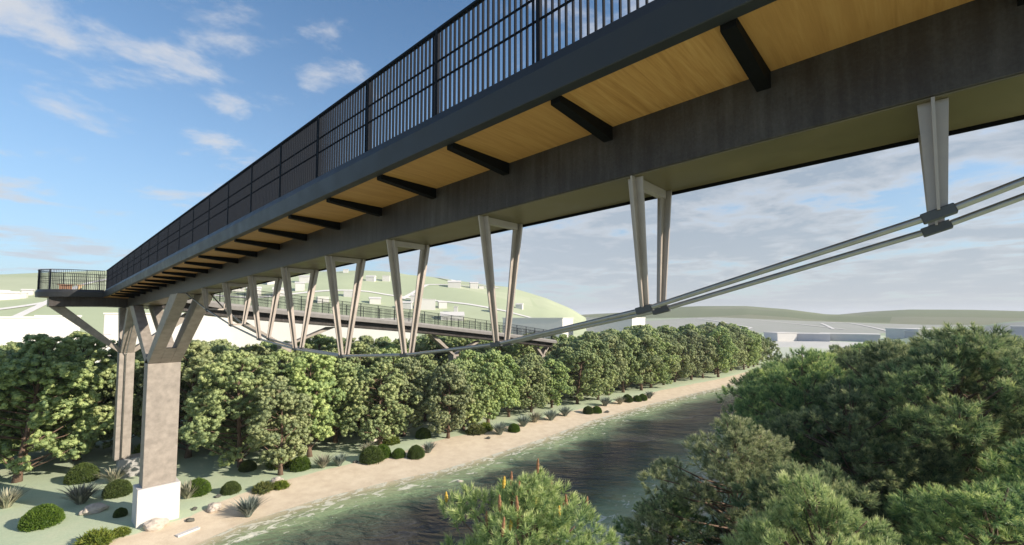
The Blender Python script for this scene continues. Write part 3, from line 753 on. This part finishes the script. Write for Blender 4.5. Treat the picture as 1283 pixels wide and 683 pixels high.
def balls(P, rad_, tone, nb, r_):
    """rounded leaf clusters: a lumpy core with small leaves lying on it"""
    k = len(P)
    cv = P[:, None, :] + ICO_V[None] * (rad_[:, None, None] * r_.uniform(0.62, 0.92, (k, 12, 1)))
    V1 = cv.reshape(-1, 3); T1 = (ICO_T[None] + (np.arange(k) * 12)[:, None, None]).reshape(-1, 3)
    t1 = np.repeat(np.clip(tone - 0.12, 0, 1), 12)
    d = unit(r_.normal(0, 1, (k, nb, 3)))
    p = (P[:, None, :] + d * (rad_[:, None, None] * r_.uniform(0.80, 1.08, (k, nb, 1)))).reshape(-1, 3); d = d.reshape(-1, 3)
    tg = unit(np.cross(d, r_.normal(0, 1, d.shape))); lf = unit(tg + d * r_.uniform(-0.1, 0.55, (len(d), 1)))
    sd = unit(np.cross(lf, d)); l = np.repeat(rad_, nb)[:, None] * r_.uniform(0.40, 0.70, (len(d), 1)); wv = l * 0.42
    a, c, t = p - sd * wv - lf * l * 0.5, p + sd * wv - lf * l * 0.5, p + lf * l * 0.6
    V2 = np.stack([a, c, t], 1).reshape(-1, 3); T2 = np.arange(len(V2)).reshape(-1, 3) + len(V1)
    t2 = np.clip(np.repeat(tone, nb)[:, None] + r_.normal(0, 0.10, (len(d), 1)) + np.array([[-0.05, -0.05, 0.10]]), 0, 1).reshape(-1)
    return np.concatenate([V1, V2]), np.concatenate([T1, T2]), np.concatenate([t1, t2])

def shoots(P, A, tone, nn_, ln, ax_l, wd, r_):
    """bottle-brush shoots: needles set all round an axis, steep at the tip"""
    k = len(P); A = unit(A); t = r_.uniform(0, 1, (k, nn_, 1)) ** 0.8
    ra = unit(np.cross(A[:, None, :], r_.normal(0, 1, (k, nn_, 3))))
    an = np.radians(68 - 48 * t + r_.normal(0, 7, t.shape))
    d = A[:, None, :] * np.cos(an) + ra * np.sin(an)
    sc = r_.uniform(0.8, 1.2, (k, 1, 1))
    b = P[:, None, :] + A[:, None, :] * (t * ax_l) * sc
    sd = unit(np.cross(d, ra + A[:, None, :] * 0.6 + r_.normal(0, 0.25, d.shape)))
    l = ln * sc * (1.05 - 0.35 * t) * r_.uniform(0.85, 1.15, t.shape)
    V = np.stack([b - sd * wd * 0.5, b + sd * wd * 0.5, b + d * l], 2).reshape(-1, 3)
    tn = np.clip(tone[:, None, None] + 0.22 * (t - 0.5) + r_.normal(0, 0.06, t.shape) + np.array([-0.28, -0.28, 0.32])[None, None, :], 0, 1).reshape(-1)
    return V, np.arange(len(V)).reshape(-1, 3), tn

def make_tree(seed, H, RAD_, nclump, nleaf, leaf, kind, base=0.1, csize=0.27, blunt=2.6, size=0.3, nb=16):
    r_ = np.random.default_rng(seed)
    lean = r_.normal(0, 0.03, 2) * H
    def axis_pt(t): return np.array([lean[0] * t + 0.12 * math.sin(t * 5 + seed), lean[1] * t + 0.12 * math.cos(t * 4 + seed) - 0.12, H * t])
    tb = MB()
    tb.tube([axis_pt(t) for t in np.linspace(-0.03, 0.93, 9)], [0.020 * H * (1 - 0.86 * t) * (1.45 if t < 0.02 else 1.0) for t in np.linspace(0, 0.97, 9)], 7)
    C = []; CR = []
    lobe_a = r_.uniform(0, 6.28)
    for i in range(nclump):
        t = base + (1 - base) * ((i + r_.uniform(0, 1)) / nclump) ** 0.92
        u = (t - base) / (1 - base)
        prof = (0.66 + 0.34 * u / 0.35) if u < 0.35 else max(0.0, 1 - ((u - 0.35) / 0.68) ** blunt) ** 0.5
        prof = max(prof, 0.10)
        az = i * 2.39996 + r_.uniform(-0.5, 0.5)
        rr = RAD_ * prof * (r_.uniform(0.50, 1.0) if kind == 'round' else r_.uniform(0.45, 1.14)) * (1 + 0.18 * math.sin(2 * az + lobe_a) + 0.12 * math.sin(5 * t * 3 + az))
        if u > 0.93: rr *= 0.45
        c = axis_pt(t * 0.97) + np.array([math.cos(az) * rr, math.sin(az) * rr, r_.uniform(-0.03, 0.03) * H])
        C.append(c); CR.append(RAD_ * csize * r_.uniform(0.65, 1.3) * (0.72 + 0.28 * prof))
        t0 = max(0.06, t - 0.05 - 0.13 * r_.uniform(0.5, 1))
        p0 = axis_pt(t0); p1 = (p0 * 0.45 + c * 0.55) + np.array([0, 0, -0.015 * H])
        tb.tube([p0, p1, c], [0.0075 * H * (1 - 0.6 * t), 0.0045 * H, 0.0018 * H], 4)
    C = np.array(C); CR = np.array(CR); wgt = CR ** 2
    cnt = np.maximum(5, (nleaf * wgt / wgt.sum())).astype(int)
    ci = np.repeat(np.arange(nclump), cnt)
    dirs = unit(r_.normal(0, 1, (len(ci), 3)) + np.array([0, 0, 0.25]))
    rad_ = CR[ci][:, None] * (r_.uniform(0.45, 1.0, (len(ci), 1)) ** 0.4)
    P = C[ci] + dirs * rad_ * np.array([1.0, 1.0, 0.82])
    P[:, 2] = np.maximum(P[:, 2], (base * 0.75) * H)
    out = unit(P * np.array([1, 1, 0]) + 1e-6)
    ctone = r_.uniform(0.32, 0.68, nclump)
    tone = np.clip(ctone[ci] + r_.normal(0, 0.12, len(ci)), 0.05, 0.95)
    if kind == 'round':
        V, T, tn = balls(P, size * r_.uniform(0.7, 1.3, len(P)), tone, nb, r_)
    else:
        A = dirs * 0.55 + out * 0.30 + np.array([0, 0, 0.75]) + r_.normal(0, 0.18, dirs.shape)
        V, T, tn = shoots(P, A, tone, nb, size, size * 1.05, 0.026, r_)
    V[:, 2] *= H / np.percentile(V[:, 2], 99.95)
    return tb.mesh('trunk', M['bark'], True), np_mesh('crown', V, T, leaf, tn, True), P[np.argsort(P[:, 2])[-400:]]

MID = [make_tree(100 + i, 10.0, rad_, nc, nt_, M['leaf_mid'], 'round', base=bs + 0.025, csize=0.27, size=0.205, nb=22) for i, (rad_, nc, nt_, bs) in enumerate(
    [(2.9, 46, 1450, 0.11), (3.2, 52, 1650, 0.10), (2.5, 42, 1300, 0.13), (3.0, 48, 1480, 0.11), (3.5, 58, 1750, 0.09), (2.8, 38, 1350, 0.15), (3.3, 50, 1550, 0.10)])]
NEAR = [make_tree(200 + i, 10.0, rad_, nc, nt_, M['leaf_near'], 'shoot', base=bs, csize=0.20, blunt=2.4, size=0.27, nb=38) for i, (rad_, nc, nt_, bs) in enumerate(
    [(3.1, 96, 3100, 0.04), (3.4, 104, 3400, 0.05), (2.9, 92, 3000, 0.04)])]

def tree(name, label, x, y, hgt, var, bank, group=None, wide=1.0, rot=None, leaf=None):
    z = float(ground_h(np.array(x), np.array(y)))
    root = thing(name, label, 'tree', (x, y, z), group)
    s = hgt / 10.0
    root.scale = (s * wide, s * wide, s); root.rotation_euler = (0, 0, rot if rot is not None else random.uniform(0, 6.28))
    tm, cm, _p = bank[var % len(bank)]
    link('trunk', tm, root); c_ = link('crown', cm, root)
    if leaf: c_.material_slots[0].link = 'OBJECT'; c_.material_slots[0].material = leaf
    return root

TR = R(TH); PT = R(3.23)
def sight(x, y, z):
    """depth and picture coordinates of a point, used only to keep crowns below the skyline of the wood"""
    f_ = (math.sin(TR) * math.cos(PT), math.cos(TR) * math.cos(PT), math.sin(PT))
    r_ = (math.cos(TR), -math.sin(TR)); z = z - ZC
    d = x * f_[0] + y * f_[1] + z * f_[2]
    return d, 641.5 + 566.1 * (x * r_[0] + y * r_[1]) / max(d, 0.1)
SKYL = [(0, 416), (60, 414), (100, 407), (140, 416), (200, 424), (300, 422), (350, 428), (430, 413), (500, 417), (560, 411), (640, 417), (700, 421), (740, 414), (790, 409), (830, 405), (900, 404), (940, 411), (975, 430), (990, 455)]
UNDER = [(200, 425), (290, 424), (345, 436), (424, 430), (520, 432), (615, 441), (690, 446), (720, 430), (760, 420)]
def limit(x, y, tab):
    d, px_ = sight(x, y, ZC - 1.5)
    ysk = float(interp(px_, tab)); return ZC - (ysk - 397.9) * d / 566.1

placed = []
def free(x, y, dmin): return all((x - a) ** 2 + (y - b_) ** 2 > dmin * dmin for a, b_ in placed)
FRONT = [(0.6, 52.1, 11.3, 'leaning pine at the left edge with a bare trunk on the lawn'),
         (-3.4, 56.5, 11.6, 'broad pine cut off by the left edge of the picture'),
         (4.2, 56.5, 11.4, 'tall pine between the left edge and the slim pier'),
         (10.8, 49.6, 10.4, 'pine just right of the near pier with its dark trunk showing'),
         (13.3, 43.3, 9.8, 'tallest front pine right of the near pier'),
         (14.9, 38.7, 7.9, 'young pale pine on the lawn edge, nearest the beach beside a white rock'),
         (18.6, 42.0, 9.4, 'pine behind the paired spiky plants on the lawn'),
         (22.4, 44.5, 9.0, 'dark pine in the gap left of the three round shrubs'),
         (24.9, 40.6, 8.3, 'pine rising behind the cluster of round shrubs'),
         (28.2, 41.3, 8.2, 'pine whose trunk stands right of the round shrub cluster'),
         (30.9, 37.5, 7.8, 'pine standing alone with its foot on the sand'),
         (34.2, 38.5, 7.8, 'pine behind the low yellow green shrubs at the beach')]
for i, (x, y, hg, lab) in enumerate(FRONT):
    hh = min(hg, limit(x, y, UNDER if x > 9 and y < 46 else SKYL) + 0.6) if i > 2 else hg
    tree('pine_tree', lab, x, y, hh, i * 3 + 1, MID, 'pines along the front of the far bank', 1.12); placed.append((x, y))
ORD = ['first', 'second', 'third', 'fourth', 'fifth', 'sixth', 'seventh', 'eighth', 'ninth', 'tenth', 'eleventh', 'twelfth', 'thirteenth', 'fourteenth', 'fifteenth', 'sixteenth', 'seventeenth', 'eighteenth', 'nineteenth', 'twentieth', 'twenty first', 'twenty second', 'twenty third', 'twenty fourth', 'twenty fifth', 'twenty sixth', 'twenty seventh', 'twenty eighth', 'twenty ninth', 'thirtieth']
x = 38.0; k = 0
while x < 140:
    y = float(interp(x, SHORE) + interp(x, SANDW)) + 1.0 + random.uniform(0, 2.6)
    hh = min(random.uniform(9.6, 11.2), limit(x, y, UNDER if x < 66 else SKYL) + 0.4) - random.uniform(0, 1.3)
    tree('pine_tree', '%s front row pine along the curving beach, counted from the lone one' % ORD[k], x, y, max(6.5, hh), k * 2, MID, 'pines along the front of the far bank', 1.1)
    placed.append((x, y)); x += 4.0 + random.uniform(0, 1.3); k += 1
cnt = 0
for yy in np.arange(38.5, 78, 4.1):
    for xx in np.arange(-9, 150, 4.3):
        x = xx + random.uniform(-1.3, 1.3); y = yy + random.uniform(-1.2, 1.2)
        front = float(interp(x, SHORE) + interp(x, SANDW)) + 4.0
        if y < front or not free(x, y, 3.3): continue
        if x < 14 and y < 52: continue
        if 4.0 < x < 8.8 and y < 53: continue
        d, px_ = sight(x, y, 4)
        if px_ < -80 or px_ > 992: continue
        if y > 66 - max(0, x - 60) * 0.2: continue
        hh = random.uniform(9.6, 12.0)
        cap = limit(x, y, UNDER if (y < 46 and px_ < 720) else SKYL) + random.uniform(-1.3, 0.5)
        hh = min(hh, cap)
        if 43.5 < y < 51.7 and x < 63: hh = min(hh, rz(max(0.0, min(61, x))) - 2.2)
        if hh < 5.5: continue
        tree('pine_tree', 'green pine packed among its neighbours in the wood behind the beach', x, y, hh, int(random.uniform(0, 7)), MID, 'pines of the wood behind the beach', 1.08)
        placed.append((x, y)); cnt += 1

# right bank
NB = [(20.2, 6.4, 8.4, 1, 1.12, 'pale sunlit pine at the left end of the right bank, reaching over the water'),
      (13.3, 1.9, 8.7, 1, 0.85, 'bright yellow green pine at the bottom edge, right of the middle'),
      (29.5, -2.2, 12.2, 2, 1.05, 'tallest pine on the skyline near the right edge'),
      (26.2, 2.6, 9.7, 0, 1.05, 'dark bluish pine in the middle of the right bank'),
      (29.0, 5.4, 10.9, 1, 0.95, 'dark pine rising behind the pale sunlit one'),
      (32.0, 1.9, 11.35, 2, 1.0, 'dark pointed pine on the skyline of the right bank'),
      (27.6, -1.0, 11.7, 0, 1.0, 'pine left of the tallest one on the right bank skyline'),
      (18.6, -1.6, 8.2, 1, 1.15, 'broad pine in front of the tallest one at the right edge'),
      (15.3, -1.5, 6.9, 2, 1.3, 'low broad pine filling the bottom right corner'),
      (22.4, -3.6, 9.2, 0, 1.1, 'pine at the right edge behind the broad low ones'),
      (19.4, 8.7, 4.9, 1, 1.3, 'small young pine at the water edge left of the pale sunlit one'),
      (16.6, 2.6, 8.0, 2, 1.0, 'shaded pine between the bright one and the dark bluish one')]
for i, (x, y, hg, v, wd, lab) in enumerate(NB):
    tree('pine_tree', lab, x, y, hg, v, NEAR, 'pines on the right bank', wd, rot=i * 1.3, leaf=M['leaf_young'] if i < 2 else None); placed.append((x, y))
def sh(x, y, h_, tx, ty, th_):
    """would a tree of height h_ at x, y keep the sun off the tree at tx, ty"""
    ux, uy = math.sin(R(SUN_AZ)), math.cos(R(SUN_AZ)); al_ = (x - tx) * ux + (y - ty) * uy; pe = abs((x - tx) * uy - (y - ty) * ux)
    return al_ > 0 and pe < 3.8 and h_ - al_ * math.tan(R(SUN_EL)) > 0.4 * th_
SKYR = [(900, 520), (925, 492), (945, 468), (985, 446), (1010, 438), (1040, 433), (1090, 422), (1130, 428), (1160, 424), (1200, 427), (1240, 414), (1283, 421), (1500, 425)]
for xx in np.arange(22, 96, 4.2):
    for yy in np.arange(-34, 15, 4.2):
        x = xx + random.uniform(-1.1, 1.1); y = yy + random.uniform(-1.1, 1.1)
        rr = float(interp(x, SHORE) - interp(x, RIVW))
        if y > rr - 2.5 or not free(x, y, 3.4): continue
        d, px_ = sight(x, y, 6)
        if d < 12 or px_ > 1420: continue
        if px_ - 2.9 * 566 / d < 918: continue
        hh = min(random.uniform(9.5, 12.0), limit(x, y, SKYR) + random.uniform(-0.9, 0.1))
        if hh < 4.5: continue
        if any(sh(x, y, hh, *q) for q in ((20.0, 6.3, 8.2), (13.3, 1.9, 8.7), (8.9, 7.9, 8.8))): continue
        tree('pine_tree', 'dark pine packed among its neighbours on the right bank', x, y, hh, int(random.uniform(0, 3)), NEAR, 'packed pines of the right bank', 1.0)
        placed.append((x, y))

# foreground pine top with upright cones
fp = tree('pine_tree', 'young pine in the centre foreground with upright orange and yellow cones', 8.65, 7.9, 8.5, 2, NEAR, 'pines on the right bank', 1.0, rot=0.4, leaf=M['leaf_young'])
def cone_mesh(nm, mat, hgt, rad_):
    q = MB(); rings = []
    for i in range(9):
        t = i / 8; r_ = rad_ * (0.35 + 1.0 * math.sin(min(1, t * 1.15) * PI * 0.62)) * (1 - t * 0.75) * (1.12 if i % 2 else 0.9)
        rings.append([(r_ * math.cos(k * PI / 4 + i * 0.39), r_ * math.sin(k * PI / 4 + i * 0.39), hgt * t) for k in range(8)])
    q.sweep(rings); return q.mesh(nm, mat, False)
cm_o, cm_y = cone_mesh('cone', M['cone_brown'], 0.42, 0.055), cone_mesh('cone', M['cone_yellow'], 0.30, 0.06)
sel = NEAR[2][2][np.random.default_rng(5).choice(400, 22, replace=False)]
for i, p in enumerate(sel):
    o = link('cone', cm_y if i % 3 == 0 else cm_o, fp, (p[0], p[1], p[2] + 0.12))
    o.scale = (1 / fp.scale[0], 1 / fp.scale[1], 1 / fp.scale[2]); o.rotation_euler = (random.uniform(-.15, .15), random.uniform(-.15, .15), 0)

# clipped round shrubs, spiky plants, low shrubs, stones
def shrub_mesh(seed, leaf, n=2600, flat=0.85, ln=0.11, wd=0.055, wild=0.0):
    r_ = np.random.default_rng(seed)
    d = unit(r_.normal(0, 1, (n, 3))); d[:, 2] = np.abs(d[:, 2]) * 1.0 - 0.12 * r_.uniform(0, 1, n)
    d = unit(d); rad_ = 1 + 0.05 * np.sin(d[:, :1] * 7 + seed) * np.cos(d[:, 1:2] * 6) + wild * r_.normal(0, 0.3, (n, 1))
    P = d * rad_ * r_.uniform(0.90, 1.0, (n, 1)) * np.array([1, 1, flat])
    P[:, 2] += 0.12 * flat
    tone = np.clip(0.45 + r_.normal(0, 0.2, n), 0, 1)
    V, T, tn = tufts(P, d + np.array([0, 0, 0.25]), tone, 5, ln, wd, 0.8, r_)
    # leafy core so that the ground does not show through
    U, Vv = 14, 7; cvs = []; ct = []
    for j in range(Vv + 1):
        for i in range(U):
            a = 2 * PI * i / U; e = PI / 2 * j / Vv
            cvs.append((0.9 * math.cos(a) * math.cos(e), 0.9 * math.sin(a) * math.cos(e), 0.9 * flat * math.sin(e) + 0.02))
    for j in range(Vv):
        for i in range(U):
            a, b_ = j * U + i, j * U + (i + 1) % U; ct += [(a, b_, b_ + U), (a, b_ + U, a + U)]
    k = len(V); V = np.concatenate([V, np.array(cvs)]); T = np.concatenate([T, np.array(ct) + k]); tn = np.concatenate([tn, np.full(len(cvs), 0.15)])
    return np_mesh('round_shrub', V, T, leaf, tn)
BOX = [shrub_mesh(1, M['leaf_box'], flat=1.1), shrub_mesh(2, M['leaf_box'], flat=1.2)]
LOW = [shrub_mesh(3, M['leaf_low'], 380, 0.75, 0.30, 0.10, 0.35), shrub_mesh(4, M['leaf_low'], 420, 0.65, 0.30, 0.10, 0.4)]
def spiky_mesh(seed, n=90, leaf=None, up=0.9, wd=0.05):
    r_ = np.random.default_rng(seed); V = []; T = []; tn = []
    for i in range(n):
        a = r_.uniform(0, 2 * PI); l = r_.uniform(0.75, 1.15); tilt = r_.uniform(0.05, 0.95) ** 0.8
        dh = np.array([math.cos(a), math.sin(a), 0]); s = np.array([-dh[1], dh[0], 0]); b0 = dh * r_.uniform(0, 0.15)
        tone = r_.uniform(0.2, 0.9); o = len(V)
        for j in range(5):
            t = j / 4; p = b0 + dh * l * tilt * (t ** 1.25) + np.array([0, 0, l * up * (t - 0.30 * tilt * t * t)])
            wj = wd * (1 - t) ** 0.7 * (0.6 + 0.4 * min(1, t * 4)) + 0.003
            V += [p - s * wj, p + s * wj]; tn += [min(1, tone + 0.25), max(0, tone - 0.2)]
        for j in range(4):
            q = o + 2 * j; T += [(q, q + 1, q + 3), (q, q + 3, q + 2)]
    return np_mesh('spiky_plant', np.array(V), np.array(T), leaf or M['leaf_agave'], np.array(tn))
SPK = [spiky_mesh(1, 150), spiky_mesh(2, 150), spiky_mesh(3, 160, M['leaf_grey'])]
def rock_mesh(seed, mat, flat=0.65, long_=1.25):
    import bmesh
    bm = bmesh.new(); bmesh.ops.create_icosphere(bm, subdivisions=3, radius=1.0)
    for v in bm.verts:
        n_ = noise.noise(v.co * 1.3 + Vector((seed * 7, 0, 0))) * 0.35 + noise.noise(v.co * 3.5 + Vector((0, seed * 5, 0))) * 0.13
        v.co = v.co * (1 + n_); v.co.x *= long_; v.co.z *= flat
    me = bpy.data.meshes.new('rock'); bm.to_mesh(me); bm.free(); me.materials.append(mat)
    return me
RK = [rock_mesh(1, M['rock']), rock_mesh(2, M['rock'], 0.8, 1.3)]; DK = rock_mesh(3, M['dark_stone'], 0.7, 1.2)
def plant(name, me, x, y, s, label, cat, group=None, dz=0.0, sz=1.0):
    z = float(ground_h(np.array(x), np.array(y))) + dz
    o = link(name, me, None, (x, y, z)); o.scale = (s, s, s * sz); o.rotation_euler = (0, 0, random.uniform(0, 6.28))
    return tag(o, label, cat, group)
B_ = [(1.58, 39.9, 1.15, 'round clipped shrub nearest the bottom left corner'), (3.99, 48.54, 1.2, 'round clipped shrub behind the big spiky plant on the left lawn'),
      (5.4, 42.8, 1.02, 'round clipped shrub left of the white plinth'), (9.3, 38.9, 0.95, 'round clipped shrub half hidden by spikes right of the white plinth'),
      (10.99, 37.5, 0.76, 'small neat round shrub right of the near pier on open lawn'), (5.0, 38.2, 0.45, 'tiny round shrub tucked against the left side of the plinth'),
      (13.5, 42.0, 0.6, 'dark round shrub under the tallest front pine'), (16.54, 39.0, 0.75, 'round shrub between the young pale pine and the paired spiky plants'),
      (21.8, 36.7, 0.95, 'largest round shrub of the cluster on the beach edge'), (23.0, 37.0, 0.75, 'round shrub touching the right of the largest in the beach cluster'),
      (24.1, 36.0, 0.58, 'small ball shaped shrub alone in the middle of the beach cluster'), (25.3, 35.0, 0.72, 'round shrub at the right end of the beach cluster'),
      (38.3, 34.6, 0.64, 'single round shrub by the grey spiky plants halfway along the beach'), (52.4, 33.9, 0.66, 'left one of the round shrub pair far along the beach'),
      (53.7, 33.4, 0.66, 'right one of the round shrub pair far along the beach'), (63.3, 33.9, 0.75, 'first of three round shrubs at the far bend of the beach'),
      (65.0, 33.2, 0.65, 'second of three round shrubs at the far bend of the beach'), (66.5, 33.0, 0.65, 'third of three round shrubs at the far bend of the beach'),
      (29.3, 39.3, 0.75, 'dark round shrub in the shade left of the lone pine on the sand')]
for i, (x, y, s, lab) in enumerate(B_): plant('round_shrub', BOX[i % 2], x, y, s * (0.80 if x < 12 else 1.05), lab, 'shrub', 'round clipped shrubs on the lawn')
A_ = [(0.1, 45.6, 1.25, 0, 'spiky plant cut off by the left edge'), (3.5, 42.7, 1.35, 1, 'big spiky plant in front of a round shrub on the left lawn'),
      (5.55, 46.0, 1.15, 0, 'spiky plant at the foot of the slim pier'), (8.6, 38.5, 1.15, 1, 'upright striped spiky plant touching the right of the white plinth'),
      (10.8, 33.2, 1.2, 2, 'spiky plant with spreading blades on the sand edge near the water'), (18.0, 38.0, 1.1, 0, 'left plant of the spiky pair on the lawn'),
      (19.2, 37.5, 1.0, 2, 'right plant of the spiky pair on the lawn'), (26.9, 35.2, 1.0, 2, 'spiky plant right of the round shrub cluster'),
      (22.6, 38.9, 1.0, 0, 'brownish spiky plant behind the largest round shrub'), (36.2, 34.8, 1.0, 2, 'grey spiky plant beside the single round shrub'),
      (40.6, 35.2, 1.0, 2, 'grey spiky plant one step beyond the single round shrub'), (43.2, 35.6, 1.0, 0, 'tan spiky plant among the grey ones along the beach'),
      (45.5, 34.9, 1.0, 2, 'grey spiky plant before the left shrub of the far pair'), (48.6, 35.0, 0.95, 2, 'grey spiky plant close left of the far shrub pair'),
      (57.8, 34.5, 1.0, 2, 'grey spiky plant between the far shrub pair and the three at the bend'), (60.8, 33.8, 0.9, 0, 'tan spiky plant close before the three shrubs at the bend'),
      (68.6, 32.9, 0.9, 2, 'last grey spiky plant beyond the three shrubs at the bend')]
for x, y, s, v, lab in A_: plant('spiky_plant', SPK[v], x, y, s * (1.1 if x < 30 else 1.45), lab, 'plant', 'spiky plants on the bank')
L_ = [(3.5, 34.6, 0.7, 'yellow green low shrub at the bottom edge on the left'), (4.6, 35.0, 0.42, 'small yellow green shrub right of the one at the bottom edge'),
      (12.8, 36.4, 0.6, 'low yellow green shrub left of the white rock by the young pine'), (13.95, 36.3, 0.5, 'low yellow green shrub at the foot of the young pale pine'),
      (25.9, 40.0, 0.7, 'low shrub in the shade behind the ball shaped one'), (34.5, 36.8, 0.9, 'wide yellow green shrub at the beach right of the lone pine'),
      (36.0, 36.9, 0.75, 'yellow green shrub touching the wide one at the beach'), (15.7, 41.0, 0.85, 'low shrub under the pines behind the young pale pine'),
      (8.9, 53.6, 1.0, 'low shrub in deep shade behind the slim pier')]
for i, (x, y, s, lab) in enumerate(L_): plant('low_shrub', LOW[i % 2], x, y, s, lab, 'shrub', 'low yellow green shrubs')
K_ = [(3.9, 40.2, 0.52, 'pale boulder on the lawn left of the white plinth'), (6.2, 34.75, 0.46, 'pale boulder leaning at the front of the white plinth'),
      (9.4, 35.3, 0.42, 'pale boulder on the lawn right of the near pier'), (14.05, 37.2, 0.36, 'white rock at the foot of the young pale pine'),
      (24.34, 27.8, 0.30, 'small white rock standing in the shallow water'), (25.0, 41.8, 0.4, 'pale rock under the pines behind the shrub cluster')]
for i, (x, y, s, lab) in enumerate(K_): plant('boulder', RK[i % 2], x, y, s, lab, 'rock', 'pale boulders', 0.18 if i != 4 else 0.95)
D_ = [(4.95, 35.1, 0.17, 'small dark stone between the plinth and the bottom left shrubs'), (7.9, 34.5, 0.2, 'small dark stone on the sand right of the plinth'),
      (8.45, 36.0, 0.15, 'small dark stone close to the right side of the plinth'), (10.1, 37.2, 0.18, 'small dark stone behind the pale boulder right of the pier'),
      (20.6, 37.3, 0.2, 'small dark stone right of the spiky pair'), (34.2, 34.6, 0.22, 'small dark stone on the sand before the grey spiky plant'),
      (55.0, 32.6, 0.28, 'small dark stone on the sand right of the far shrub pair')]
for x, y, s, lab in D_: plant('stone', DK, x, y, s, lab, 'stone', 'small dark stones', 0.05)
q = MB(); q.box(-0.62, 0.62, -0.16, 0.16, 0.0, 0.12)
o = bevel(q.top('slab', M['white_concrete']), 0.02, 2); o.location = (7.5, 33.15, float(ground_h(np.array(7.5), np.array(33.15))) - 0.02); o.rotation_euler = (0, 0, 0.28)
tag(o, 'narrow white slab lying on the sand right of the plinth', 'slab')
print('trees behind', cnt, 'placed', len(placed))

# ------------------------------------------------------------------ air
hm = bpy.data.materials.new('haze'); hm.use_nodes = True
ht = NT(hm.node_tree); ht.t.nodes.clear()
ho = ht.n('ShaderNodeOutputMaterial')
pv = ht.n('ShaderNodeVolumePrincipled', inp={'Color': (0.90, 0.93, 1.0, 1), 'Density': 0.00021, 'Anisotropy': 0.0})
ht.link(pv.outputs[0], ho.inputs['Volume'])
q = MB(); q.box(-4800, 4900, -4800, 4900, -330, 75); o = q.top('haze', hm); tag(o, 'thin pale air over the valley', None, None, 'stuff')
